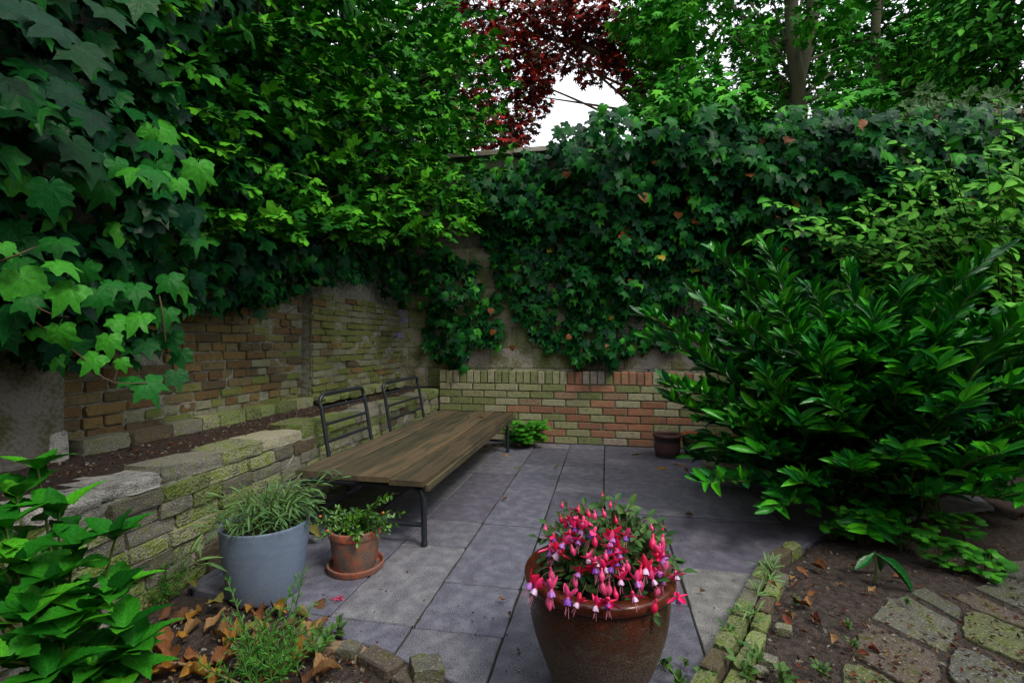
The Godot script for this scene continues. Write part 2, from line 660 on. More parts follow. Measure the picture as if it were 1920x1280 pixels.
	for c in [Color(0.72, 0.74, 0.60), Color(0.6, 0.65, 0.45), Color(0.82, 0.79, 0.77), Color(0.52, 0.6, 0.33)]:
		M.concrete.append(surf(t_concrete, c, 0.9, 0.95, 0.4, true, Vector3(rf(0, 1), rf(0, 1), rf(0, 1))))
	M.render = surf(t_concrete, Color(0.42, 0.41, 0.38), 1.2, 0.95, 0.8)
	M.clay = surf(t_clay, Color(1, 1, 1), 2.4, 0.85, 0.35, false, Vector3(0.3, 0.1, 0.6))
	M.clay_red = surf(t_clay, Color(1.2, 1.0, 0.95), 3.0, 0.8, 0.25, false, Vector3(0.02, 0.55, 0.2))
	M.steel = plain(Color(0.028, 0.034, 0.042), 0.42, 0.35)
	M.steel.metallic_specular = 0.5
	M.bark = surf(t_moss, Color(0.17, 0.16, 0.12), 4.0, 0.95, 1.2)
	M.twig = plain(Color(0.09, 0.055, 0.03), 0.8)
	M.twig_pale = plain(Color(0.28, 0.19, 0.10), 0.8)
	M.stem_green = plain(Color(0.10, 0.15, 0.03), 0.6)
	M.stem_red = plain(Color(0.14, 0.05, 0.03), 0.6)
	M.potting = surf(t_soil, Color(0.5, 0.5, 0.5), 5.0, 1.0, 1.5)
	M.plank = []
	for c in 4:
		M.plank.append(plank_material(c))
	for n in 6:
		bricks.append(Geo.new().block(rng, 0.03 + 0.006 * n, 0.012).flat().mesh())
	for n in 8:
		stones.append(Geo.new().stone(100 + n, 5, 0.09, 0.30).mesh())
		flats.append(Geo.new().stone(120 + n, 5, 0.055, 0.12).mesh())


func plank_material(n: int) -> StandardMaterial3D:
	var w := 256
	var h := 2048
	var fine := FastNoiseLite.new()
	fine.seed = 70 + n
	fine.frequency = 0.05
	fine.fractal_octaves = 3
	var patch := FastNoiseLite.new()
	patch.seed = 80 + n
	patch.frequency = 0.006
	var out := PackedByteArray()
	out.resize(w * h * 3)
	var high := PackedByteArray()
	high.resize(w * h)
	for y in h:
		for x in w:
			var g := fine.get_noise_2d(x * 4.0 + patch.get_noise_2d(x, y * 0.15) * 14.0, y * 0.010)
			var d := patch.get_noise_2d(x * 1.6 + n * 300.0, y * 0.30 + 400.0)
			var c := Color(0.075, 0.058, 0.034).lerp(Color(0.19, 0.15, 0.09), clampf(0.5 + g * 1.3, 0, 1))
			c = c.lerp(Color(0.058, 0.060, 0.034), clampf((d + 0.05) * 2.6, 0, 0.8))
			if g < -0.55:
				c = c.darkened(0.55)
			var q := (y * w + x)
			c = c.linear_to_srgb()
			out[q * 3] = c.r8
			out[q * 3 + 1] = c.g8
			out[q * 3 + 2] = c.b8
			high[q] = int(clampf(0.5 + g * 0.6, 0, 1) * 255)
	var m := StandardMaterial3D.new()
	m.albedo_texture = ImageTexture.create_from_image(Image.create_from_data(w, h, false, Image.FORMAT_RGB8, out))
	m.albedo_color = [Color(0.95, 0.93, 0.9), Color(0.78, 0.79, 0.74), Color(1.0, 0.95, 0.88), Color(0.84, 0.80, 0.74)][n]
	m.roughness = 0.75
	m.heightmap_enabled = true
	m.heightmap_texture = ImageTexture.create_from_image(Image.create_from_data(w, h, false, Image.FORMAT_L8, high))
	m.heightmap_scale = 0.35
	return m


# ---------------------------------------------------------------- ground and paving
func make_outline() -> void:
	var pts := [Vector2(XP + 0.0, ZB), Vector2(2.7, ZB), Vector2(2.3, -3.4), Vector2(1.25, -2.9)]
	for q in [[1478, 1040], [1420, 1072], [1388, 1128], [1370, 1180], [1345, 1222], [1308, 1282], [1262, 1370], [1190, 1480], [1100, 1520], [1010, 1420], [935, 1326], [870, 1284], [790, 1252], [720, 1219], [640, 1196], [560, 1152], [470, 1128], [350, 1103]]:
		var g := on_y(q[0], q[1], 0.0)
		pts.append(Vector2(g.x, g.z))
	pts.append(Vector2(XP, -1.75))
	outline = PackedVector2Array(pts)


func ground_height(x: float, z: float) -> float:
	var inner := Geometry2D.is_point_in_polygon(Vector2(x, z), outline)
	return -0.075 if inner else -0.012 + noise.get_noise_2d(x * 60.0, z * 60.0) * 0.012 + noise.get_noise_2d(x * 260.0, z * 260.0) * 0.006


func make_ground() -> void:
	var xs := [-60.0, -20.0, -8.0]
	for k in 215:
		xs.append(-4.0 + k * 0.036)
	xs.append_array([8.0, 20.0, 60.0])
	var zs := [-80.0, -30.0, -12.0, -7.0]
	for k in 180:
		zs.append(-4.9 + k * 0.036)
	zs.append_array([4.0, 12.0, 40.0])
	var g := Geo.new()
	for z in zs:
		for x in xs:
			var near: bool = x > -3.9 and x < 3.7 and z > -4.9 and z < 1.5
			g.v(Vector3(x, ground_height(x, z) if near else -0.03, z))
	for j in zs.size() - 1:
		for i in xs.size() - 1:
			var a: int = j * xs.size() + i
			g.quad(a, a + xs.size(), a + xs.size() + 1, a + 1)
	var o := part(self, "ground", g.mesh(), M.soil)
	tag(o, "dark bare garden soil round the slab patio", "soil", "", "structure")


func make_patio() -> void:
	var root := setting("patio", "grey concrete slab patio with a curved edge", "patio")
	var w := 0.325
	var x0 := -0.017
	var z0 := -1.585
	var tiles := []
	var lay := {-6: [-6, -4, -2, 0, 2, 4, 6, 8, 10], -5: [-5, -3, -1, 1, 3, 5, 7, 9, 10], -4: [-6, -4, -2, 0, 2, 4, 6, 8, 10], -3: [-5, -3, -2, 0, 2, 3, 4, 6, 8, 10], -2: [-6, -4, -2, 0, 1, 3, 5, 7, 9, 10], -1: [-5, -3, -1, 1, 3, 5, 7, 9, 10], 0: [-6, -4, -2, -1, 1, 3, 4]}
	for col in lay:
		var rows: Array = lay[col]
		for k in rows.size() - 1:
			tiles.append(Rect2(x0 + col * w, z0 - rows[k + 1] * w, w, (rows[k + 1] - rows[k]) * w))
	for k in range(-6, 4, 2):
		for c in 3:
			tiles.append(Rect2(x0 + (1 + c * 3) * w, z0 - (k + 2) * w, 3 * w, 2 * w))
	for k in range(4, 10, 2):
		for c in 3:
			tiles.append(Rect2(x0 + c * 3 * w, z0 - (k + 2) * w, 3 * w, 2 * w))
	var fill := PackedVector2Array(Geometry2D.offset_polygon(outline, -0.012)[0])
	part(root, "joint_filling", Geo.new().slab(fill, -0.010, 0.05, 0.002).flat().mesh(), M.joint)
	var n := 0
	for r: Rect2 in tiles:
		var q := r.grow(-0.0022)
		var corner := [q.position, Vector2(q.end.x, q.position.y), q.end, Vector2(q.position.x, q.end.y)]
		var rect := PackedVector2Array()
		var twist := rf(-0.006, 0.006)
		for i in 4:
			for s in 9:
				var e: Vector2 = (corner[i] as Vector2).lerp(corner[(i + 1) % 4], s / 9.0)
				rect.append((e - q.get_center()).rotated(twist) * 0.998 + q.get_center() + Vector2(rf(-0.0018, 0.0018), rf(-0.0018, 0.0018)))
		for poly in Geometry2D.intersect_polygons(rect, outline):
			if poly.size() < 3 or Geometry2D.is_polygon_clockwise(poly) and false:
				continue
			var area := 0.0
			for k in poly.size():
				area += poly[k].cross(poly[(k + 1) % poly.size()])
			if absf(area) < 0.003:
				continue
			n += 1
			var tone: int = [0, 1, 2, 3, 0, 5, 0, 3, 2][rng.randi() % 9]
			if r.get_center().x > 0.3 and r.get_center().y > -2.2:
				tone = 4
			part(root, "slab", Geo.new().slab(poly, rf(-0.003, 0.003), 0.055, 0.004).flat().mesh(), M.slab[tone])


func make_path() -> void:
	var root := setting("garden_path", "sunken path of worn mossy stone blocks in soil", "path")
	var list := [
		[[1105, 775], [1200, 680], [1300, 655], [1585, 815], [1520, 960], [1430, 930]], [[1310, 640], [1390, 610], [1590, 725], [1585, 795]],
		[[1050, 850], [1110, 812], [1455, 965], [1490, 1015], [1480, 1190], [1400, 1190], [1010, 975]], [[1600, 745], [1700, 752], [2050, 900], [2050, 1085], [1585, 880]],
		[[1540, 945], [1590, 932], [2050, 1120], [2050, 1300], [1700, 1300], [1505, 1062]], [[1535, 668], [1630, 642], [2050, 830], [2050, 880], [1660, 738]],
		[[1650, 622], [1790, 560], [2050, 610], [2050, 800]], [[960, 1015], [1040, 1020], [1180, 1080], [1370, 1200], [1330, 1300], [950, 1250]], [[1810, 480], [2050, 465], [2050, 590], [1810, 550]], [[1420, 1210], [1500, 1205], [1680, 1310], [1600, 1460], [1380, 1330]],
	]
	var tones := [0, 2, 1, 3, 4, 1, 2, 3, 4, 0]
	for k in list.size():
		var poly := PackedVector2Array()
		var ring: Array = list[k]
		for i in ring.size():
			for s in 6:
				var a: Array = ring[i]
				var b: Array = ring[(i + 1) % ring.size()]
				var u := lerpf(a[0], b[0], s / 6.0) / 2.8235 + 1240.0
				var v := lerpf(a[1], b[1], s / 6.0) / 2.8235 + 880.0
				var g := on_y(u, v, 0.0)
				poly.append(Vector2(g.x + rf(-0.006, 0.006), g.z + rf(-0.006, 0.006)))
		part(root, "stone_block", Geo.new().slab(poly, rf(-0.005, 0.003), 0.08, 0.007).mesh(), M.sett[tones[k]])


# bricks on edge set along a curve
func edging(root: Node3D, pix: Array, y: float, wide: float, long: float, tones: Array) -> void:
	var pts := []
	for q in pix:
		pts.append(on_y(q[0], q[1], 0.0))
	var c := Curve3D.new()
	for k in pts.size():
		var d: Vector3 = (pts[mini(k + 1, pts.size() - 1)] - pts[maxi(k - 1, 0)]) / 6.0
		c.add_point(pts[k], -d, d)
	var s := 0.0
	while s < c.get_baked_length() - long * 0.5:
		var a := c.sample_baked(s)
		var b := c.sample_baked(minf(s + long, c.get_baked_length()))
		var d := (b - a).normalized()
		var at := (a + b) * 0.5
		at.y = y - 0.05 + rf(-0.012, 0.008)
		var bas := Basis(d, Vector3.UP, d.cross(Vector3.UP)).rotated(Vector3.UP, rf(-0.05, 0.05)).rotated(d, rf(-0.1, 0.1)) * Basis.from_scale(Vector3(long * rf(0.92, 0.97), 0.11, wide))
		part(root, "brick", stones[rng.randi() % 8] if rng.randf() < 0.45 else bricks[rng.randi() % 6], tones[rng.randi() % tones.size()], Transform3D(bas, at))
		s += long


# ---------------------------------------------------------------- walls
func make_low_wall() -> void:
	var root := thing("low_brick_wall", "low brick wall with soldier course top, green and red bricks", "wall", Vector3(-1.69, 0, ZB))
	part(root, "mortar", box(Vector3(4.6, 0.705, 0.11), Vector3(2.3, 0.350, -0.063)).mesh(), M.mortar_dark)
	var row := 0.0725
	var long := 0.236
	for r in 8:
		var x := -0.118 if r % 2 == 1 else 0.0
		while x < 4.5:
			var a := maxf(x, 0.0)
			var b := minf(x + long, 4.58)
			if b - a > 0.05:
				var px := -1.69 + (a + b) * 0.5
				var red: float = exp(-pow((px - 0.1) / 0.95, 2.0)) * 0.72 + noise.get_noise_2d(px * 50.0, r * 9.0) * 0.6 - 0.12
				if r < 1:
					red -= 0.1
				var tone: int = rng.randi() % 3 if rng.randf() < red else 3 + rng.randi() % 3
				if rng.randf() < 0.09:
					tone = 6 + rng.randi() % 2
				part(root, "brick", bricks[rng.randi() % 6], M.brick[tone], Transform3D(Basis.from_scale(Vector3(b - a - 0.011, row - 0.011, 0.11)), Vector3((a + b) * 0.5, row * (r + 0.5), -0.055 + rf(-0.002, 0.003))))
			x += long
	var x2 := 0.0
	while x2 < 4.5:
		var px := -1.69 + x2
		var red := exp(-pow((px - 0.3) / 0.8, 2.0)) * 0.75
		var tone: int = rng.randi() % 3 if rng.randf() < red else 3 + rng.randi() % 3
		if absf(px - 0.0) < 0.25 and rng.randf() < 0.4:
			tone = 6
		part(root, "soldier_brick", bricks[rng.randi() % 6], M.brick[tone], Transform3D(Basis.from_scale(Vector3(0.060, 0.122, 0.12)), Vector3(x2 + 0.0365, 0.58 + 0.064 + rf(-0.003, 0.003), -0.06 + rf(-0.002, 0.004))))
		x2 += 0.073


func make_block_wall() -> void:
	var root := thing("block_wall", "tall weathered concrete block wall half hidden under ivy", "wall", Vector3(-2.2, 0, ZC))
	part(root, "core", box(Vector3(8.6, 2.9, 0.2), Vector3(4.2, 1.45, -0.112)).mesh(), M.mortar_dark)
	for r in 7:
		var y := 0.52 + r * 0.207
		var x := -0.1 if r % 2 == 0 else -0.33
		while x < 4.6:
			part(root, "block", bricks[rng.randi() % 3], M.concrete[[0, 1, 2, 0, 3][rng.randi() % 5] if x < 2.0 else 2], Transform3D(Basis.from_scale(Vector3(0.445, 0.203, 0.06)), Vector3(x + 0.225, y + 0.103, -0.030 + rf(-0.0015, 0.0015))))
			x += 0.45
	for k in 12:
		part(root, "coping", bricks[rng.randi() % 3], M.concrete[2], Transform3D(Basis.from_scale(Vector3(0.69, 0.05, 0.34)), Vector3(0.2 + k * 0.7, 2.925, -0.1)))


# rough pointing that laps over some of the brick faces: a sheet facing +x between two depths
func mortar_sheet(x: float, rough: float, z0: float, z1: float, y0: float, y1: float) -> ArrayMesh:
	var g := Geo.new()
	var nz := int(absf(z1 - z0) / 0.018)
	var ny := int((y1 - y0) / 0.018)
	for j in ny + 1:
		for i in nz + 1:
			var z := lerpf(z0, z1, float(i) / nz)
			var y := lerpf(y0, y1, float(j) / ny)
			g.v(Vector3(x + rough * (noise.get_noise_2d(z * 160.0, y * 160.0) * 1.3 + noise.get_noise_2d(z * 700.0 + 90.0, y * 700.0) * 0.8), y, z))
	for j in ny:
		for i in nz:
			var a := j * (nz + 1) + i
			g.quad(a, a + 1, a + nz + 2, a + nz + 1)
	return g.mesh()


func make_old_wall() -> void:
	var root := thing("old_brick_wall", "crumbling old yellow brown brick wall above the planter ledge", "wall", Vector3(XS, 0, 0))
	part(root, "core", box(Vector3(0.3, 3.4, 4.6), Vector3(-0.19, 1.7, -1.0)).mesh(), M.mortar)
	part(root, "pier_core", box(Vector3(0.36, 3.4, 1.66), Vector3(-0.125, 1.7, -4.085)).mesh(), M.mortar)
	part(root, "mortar", mortar_sheet(-0.010, 0.014, -1.4, ZS, 0.48, 1.75), M.mortar)
	part(root, "mortar", mortar_sheet(XT - XS - 0.010, 0.016, ZS, -4.85, 0.48, 1.75), M.mortar)
	for seg in 2:
		var za: float = [-1.6, ZS][seg]
		var zb: float = [ZS, -4.83][seg]
		var face: float = [0.0, XT - XS][seg]
		var row := 0.0545
		for r in 16:
			var y := 0.53 + r * row
			var z := za
			var half := r % 2 == 1
			while z > zb + 0.05:
				var long := minf(rf(0.17, 0.205), z - zb)
				if half or (seg == 0 and r % 3 == 2):
					long = minf(rf(0.09, 0.11), z - zb)
					half = false
				var moss := 0.25 + (0.65 if seg == 1 else 0.0) + (0.5 if r < 3 else 0.0)
				if seg == 0 and z > -2.6:
					moss -= 0.2
				if rng.randf() > 0.04:
					var tone: int = 4 + rng.randi() % 3 if rng.randf() < moss else rng.randi() % 4
					part(root, "brick", bricks[rng.randi() % 6] if rng.randf() < 0.55 else flats[rng.randi() % 8], M.old_brick[tone], Transform3D(Basis(Vector3.RIGHT, rf(-0.02, 0.02)) * Basis.from_scale(Vector3(0.1, row - 0.009, long - 0.011)), Vector3(face - 0.047 + rf(-0.006, 0.006), y + rf(-0.002, 0.002), z - long * 0.5)))
				z -= long
	# rubble stones along its foot
	var z := -1.62
	while z > -3.2:
		var long := rf(0.1, 0.24)
		var tone: Material = M.moss_stone[rng.randi() % 4]
		if z > -2.05:
			tone = [M.wall_stone[7], M.wall_stone[4], M.brick[7], M.wall_stone[6]][rng.randi() % 4]
		part(root, "footing_stone", flats[rng.randi() % 8], tone, Transform3D(Basis(Vector3.UP, rf(-0.1, 0.1)) * Basis.from_scale(Vector3(0.10, rf(0.055, 0.075), long - 0.01)), Vector3(0.055, 0.55, z - long * 0.5)))
		z -= long
	while z > -4.6:
		var long := rf(0.12, 0.26)
		part(root, "footing_stone", stones[rng.randi() % 8], M.moss_stone[rng.randi() % 4], Transform3D(Basis(Vector3.UP, rf(-0.1, 0.1)) * Basis.from_scale(Vector3(0.12, rf(0.05, 0.075), long - 0.01)), Vector3(0.13, 0.565, z - long * 0.5)))
		z -= long
	# rendered end of the wall
	var pier := thing("rendered_pier", "dark rendered masonry pier with a crumbling lower corner", "pier", Vector3(-2.2, 0, -1.0))
	part(pier, "shaft", Geo.new().add(Geo.new().stone(301, 10, 0.012, 0.05), Transform3D(Basis.from_scale(Vector3(0.34, 2.6, 1.16)), Vector3(-0.14, 1.66, 0))).mesh(), M.render)
	part(pier, "exposed_patch", Geo.new().add(Geo.new().stone(305, 6, 0.06, 0.3), Transform3D(Basis.from_scale(Vector3(0.05, 0.13, 0.07)), Vector3(0.012, 0.57, -0.545))).mesh(), M.pale_stone)


func make_planter() -> void:
	var root := thing("planter_wall", "low mossy retaining wall of old bricks with broken stone coping", "wall", Vector3(XP, 0, 0))
	part(root, "core", box(Vector3(0.5, 0.44, 6.4), Vector3(-0.30, 0.22, -1.7)).mesh(), M.mortar_dark)
	part(root, "mortar", mortar_sheet(-0.022, 0.022, -0.8, ZB, -0.02, 0.44), M.mortar)
	var row := 0.0625
	for r in 7:
		var z := -0.85 + (0.1 if r % 2 else 0.0) - (0.02 * r)
		while z > ZB:
			var long := minf(rf(0.15, 0.24), z - ZB)
			if rng.randf() > 0.03 and long > 0.04:
				part(root, "brick", flats[rng.randi() % 8], M.wall_stone[rng.randi() % 8], Transform3D(Basis(Vector3.RIGHT, rf(-0.03, 0.03)) * Basis.from_scale(Vector3(0.12, row * 0.93, long * 0.96)), Vector3(-0.062 + rf(-0.012, 0.006), row * (r + 0.5) - 0.005, z - long * 0.5)))
			z -= long
	var z := -0.85
	while z > ZB + 0.02:
		var long := minf(rf(0.2, 0.34), z - ZB)
		var m: Material = M.wall_stone[rng.randi() % 8]
		var hi := rf(0.055, 0.08)
		var wide := rf(0.17, 0.22)
		if z > -1.45:
			m = M.pale_stone
			hi = 0.05
			wide = 0.26
		elif z > -1.75:
			m = M.wall_stone[6]
		elif z < -2.05 and z > -2.35:
			m = M.chalk_stone
		part(root, "coping_stone", flats[rng.randi() % 8], m, Transform3D(Basis(Vector3.UP, rf(-0.06, 0.06)).rotated(Vector3.RIGHT, rf(-0.04, 0.04)) * Basis.from_scale(Vector3(wide, hi * 1.08, long * 1.0)), Vector3(-wide * 0.5 + rf(-0.02, 0.015), 0.44 + hi * 0.5, z - long * 0.5)))
		z -= long
	var g := Geo.new()
	var nz := 120
	for k in nz + 1:
		for i in 13:
			var x := -0.56 + 0.46 * i / 12.0
			var zz := -0.6 - 4.2 * k / nz
			g.v(Vector3(XP + x, 0.485 + 0.04 * (1.0 - i / 12.0) + noise.get_noise_2d(x * 300, zz * 300) * 0.012 + noise.get_noise_2d(x * 900, zz * 900) * 0.008, zz))
	for k in nz:
		for i in 12:
			var a := k * 13 + i
			g.quad(a, a + 1, a + 14, a + 13)
	tag(part(self, "ledge_soil", g.mesh(), M.ledge), "strip of dark soil and crumbs along the planter ledge", "soil", "", "structure")


# ---------------------------------------------------------------- bench
func make_bench() -> void:
	var root := thing("plank_bench", "long low bench of weathered planks on dark steel tubes", "bench", Vector3(-1.21, 0, -3.28))
	var o := root.position
	var top := 0.335
	var x0 := -1.585
	var x1 := -0.853
	var za := -2.16
	var zb := -4.42
	for k in 4:
		var a := lerpf(x0, x1, k / 4.0) + 0.005
		var b := lerpf(x0, x1, (k + 1) / 4.0) - 0.005
		var g := Geo.new()
		var nz := 24
		var front := za - (0.06 - k * 0.02) + rf(-0.002, 0.002)
		var lift: float = [0.0, -0.004, 0.002, -0.003][k]
		# top, with a lip cut, then sides and ends
		var ring := [Vector2(a + 0.004, 0.0), Vector2(b - 0.004, 0.0), Vector2(b, -0.004), Vector2(b, -0.026), Vector2(a, -0.026), Vector2(a, -0.004)]
		for i in nz + 1:
			var t := float(i) / nz
			for q in ring:
				var sag := -0.006 * sin(t * PI) + noise.get_noise_2d(q.x * 200.0, t * 220.0) * 0.0015 + lift
				g.v(Vector3(q.x - o.x, top + q.y + sag - o.y, lerpf(front + noise.get_noise_2d(q.x * 900.0, k) * 0.008, zb, t) - o.z), Vector2((q.x - a) / (b - a) + q.y * 4.0, t))
		for i in nz:
			for s in 6:
				var p0 := i * 6 + s
				var p1 := i * 6 + (s + 1) % 6
				g.quad(p0, p1, p1 + 6, p0 + 6)
		g.quad(3, 2, 5, 4)
		g.quad(2, 1, 0, 5)
		var e := nz * 6
		g.quad(e + 4, e + 5, e + 2, e + 3)
		g.quad(e + 5, e, e + 1, e + 2)
		part(root, "plank", g.flat().mesh(), M.plank[k])
	# board fixed under the front edge, and battens
	var batten := Geo.new().block(rng, 0.01, 0.0).flat()
	for q in [[Vector3(0.016, 0.032, 2.2), Vector3(x1 + 0.004, top - 0.043, -3.29)]]:
		var gg := Geo.new().add(batten, Transform3D(Basis.from_scale(q[0]), q[1] - o))
		for k in gg.uv.size():
			gg.uv[k] = Vector2(gg.p[k].y * 3.0 + 0.5, gg.p[k].z * 0.4)
		part(root, "edge_board", gg.mesh(), M.plank[1])
	for z in [-2.4, -3.28, -4.2]:
		var gb := Geo.new().add(batten, Transform3D(Basis.from_scale(Vector3(0.66, 0.03, 0.08)), Vector3(-1.22, top - 0.042, z) - o))
		for k in gb.uv.size():
			gb.uv[k] = Vector2(gb.p[k].z * 3.0, gb.p[k].x * 0.4)
		part(root, "batten", gb.mesh(), M.plank[2])
	for z in [-2.215, -4.235]:
		var frame := Node3D.new()
		put(frame, "leg_frame", root)
		var bow := [Vector3(-0.872, 0.012, z), Vector3(-0.874, 0.20, z), Vector3(-0.879, 0.245, z), Vector3(-0.895, 0.275, z), Vector3(-0.93, 0.29, z), Vector3(-1.2, 0.292, z), Vector3(-1.49, 0.29, z), Vector3(-1.525, 0.275, z), Vector3(-1.541, 0.245, z), Vector3(-1.546, 0.2, z), Vector3(-1.548, 0.012, z)]
		for k in bow.size():
			bow[k] -= o
		part(frame, "tube", Geo.new().tube(bow, 0.0145, 0.0145, 12).mesh(), M.steel)
		part(frame, "crossbar", Geo.new().tube([Vector3(-0.875, 0.105, z) - o, Vector3(-1.547, 0.105, z) - o], 0.0115, 0.0115, 10).mesh(), M.steel)
		for x in [-0.872, -1.548]:
			part(frame, "foot_cap", Geo.new().lathe([Vector2(0, 0.0), Vector2(0.014, 0.0), Vector2(0.017, 0.004), Vector2(0.017, 0.02), Vector2(0.014, 0.024)], 12).mesh(), M.steel, Transform3D(Basis.IDENTITY, Vector3(x, 0.002, z) - o))
	for pair in [[-2.545, -3.06], [-3.36, -4.03]]:
		var f := Node3D.new()
		put(f, "backrest", root)
		var xa := -1.592
		var xb := -1.652
		var z1: float = pair[0]
		var z2: float = pair[1]
		var yy := 0.685
		var r := 0.05
		var bow := [Vector3(xa + 0.01, 0.26, z1), Vector3(xa, 0.335, z1), Vector3(xb + 0.012, yy - r * 1.6, z1), Vector3(xb, yy - r * 0.9, z1)]
		for k in 7:
			var a := PI * 0.5 * k / 6.0
			bow.append(Vector3(xb, yy - r + r * sin(a), z1 - r + r * cos(a)))
		for k in 7:
			var a := PI * 0.5 * k / 6.0
			bow.append(Vector3(xb, yy - r + r * cos(a), z2 + r - r * sin(a)))
		bow.append_array([Vector3(xb, yy - r * 0.9, z2), Vector3(xb + 0.012, yy - r * 1.6, z2), Vector3(xa, 0.335, z2), Vector3(xa + 0.01, 0.26, z2)])
		for k in bow.size():
			bow[k] -= o
		part(f, "frame_tube", Geo.new().tube(bow, 0.0125, 0.0125, 10).mesh(), M.steel)
		for h in [0.41, 0.51, 0.605]:
			var x := lerpf(xa, xb, (h - 0.335) / 0.3)
			part(f, "bar", Geo.new().tube([Vector3(x, h, z1) - o, Vector3(x, h, z2) - o], 0.0095, 0.0095, 10).mesh(), M.steel)


# ---------------------------------------------------------------- pots
func pot_texture(kind: int) -> StandardMaterial3D:
	var w := 1024
	var h := 512
	var a := FastNoiseLite.new()
	a.seed = 90 + kind
	a.frequency = 0.02
	a.fractal_octaves = 4
	var b := FastNoiseLite.new()
	b.seed = 95 + kind
	b.frequency = 0.12 if kind == 0 else 0.2
	b.fractal_octaves = 2
	var out := PackedByteArray()
	out.resize(w * h * 3)
	var rough := PackedByteArray()
	rough.resize(w * h)
	var high := PackedByteArray()
	high.resize(w * h)
	for y in h:
		var t := 1.0 - float(y) / h
		for x in w:
			var ang := TAU * x / w
			var p := Vector3(cos(ang) * 160.0, y * 1.1, sin(ang) * 160.0)
			var n := a.get_noise_3dv(p)
			var f := b.get_noise_3dv(p * 1.6)
			var c: Color
			var r := 0.5
			var hh := 0.5 + f * 0.2
			if kind == 0:
				# brown glaze that thins to rough, salt-flecked bare clay lower down
				c = Color(0.095, 0.022, 0.009).lerp(Color(0.045, 0.015, 0.008), clampf(0.5 + n * 1.4, 0, 1))
				r = 0.2
				var bare := t + f * 0.5 < 0.74 + n * 0.22
				var fleck := f > (0.14 if bare else 0.52)
				if bare:
					c = Color(0.060, 0.040, 0.028)
					r = 0.6
					hh = 0.4 + f * 0.6
				if fleck:
					c = c.lerp(Color(0.27, 0.22, 0.17), 0.62)
					r = 0.8
			else:
				# blue-grey pot, splashed with soil near its foot
				c = Color(0.15, 0.205, 0.30).lerp(Color(0.19, 0.245, 0.34), clampf(0.5 + n, 0, 1))
				r = 0.5
				if f > 0.05 + t * 1.15 - n * 0.3:
					c = c.lerp(Color(0.075, 0.06, 0.045), 0.75)
					r = 0.9
			c = c.linear_to_srgb()
			var q := y * w + x
			out[q * 3] = c.r8
			out[q * 3 + 1] = c.g8
			out[q * 3 + 2] = c.b8
			rough[q] = int(r * 255)
			high[q] = int(clampf(hh, 0, 1) * 255)
	var m := StandardMaterial3D.new()
	m.albedo_texture = ImageTexture.create_from_image(Image.create_from_data(w, h, false, Image.FORMAT_RGB8, out))
	m.roughness_texture = ImageTexture.create_from_image(Image.create_from_data(w, h, false, Image.FORMAT_L8, rough))
	m.roughness_texture_channel = BaseMaterial3D.TEXTURE_CHANNEL_GRAYSCALE
	m.roughness = 1.0
	m.heightmap_enabled = true
	m.heightmap_texture = ImageTexture.create_from_image(Image.create_from_data(w, h, false, Image.FORMAT_L8, high))
	m.heightmap_scale = 0.12 if kind == 0 else 0.05
	return m


func soft_profile(pts: Array, n: int) -> Array:
	var c := Curve2D.new()
	for k in pts.size():
		var d: Vector2 = (pts[mini(k + 1, pts.size() - 1)] - pts[maxi(k - 1, 0)]) / 6.0
		c.add_point(pts[k], -d, d)
	var out := []
	for k in n + 1:
		out.append(c.sample_baked(c.get_baked_length() * k / n, true))
	return out


func soil_disc(parent: Node3D, r: float, y: float) -> void:
	var g := Geo.new()
	g.v(Vector3(0, y, 0))
	for ring in range(1, 9):
		for s in 28:
			var a := TAU * s / 28
			var q := r * ring / 8.0
			g.v(Vector3(cos(a) * q, y + rf(-0.006, 0.006) * (1.0 if ring < 8 else 0.2), -sin(a) * q))
	for s in 28:
		g.tri(0, 1 + s, 1 + (s + 1) % 28)
		for ring in 7:
			var a := 1 + ring * 28 + s
			var b := 1 + ring * 28 + (s + 1) % 28
			g.quad(a, a + 28, b + 28, b)
	part(parent, "potting_soil", g.mesh(), M.potting)


func lathe_body(prof: Array, seg: int, y0: float, y1: float) -> ArrayMesh:
	var g := Geo.new().lathe(prof, seg)
	for k in g.uv.size():
		g.uv[k].y = 1.0 - clampf((g.uv[k].y - y0) / (y1 - y0), 0, 1)
	return g.mesh()


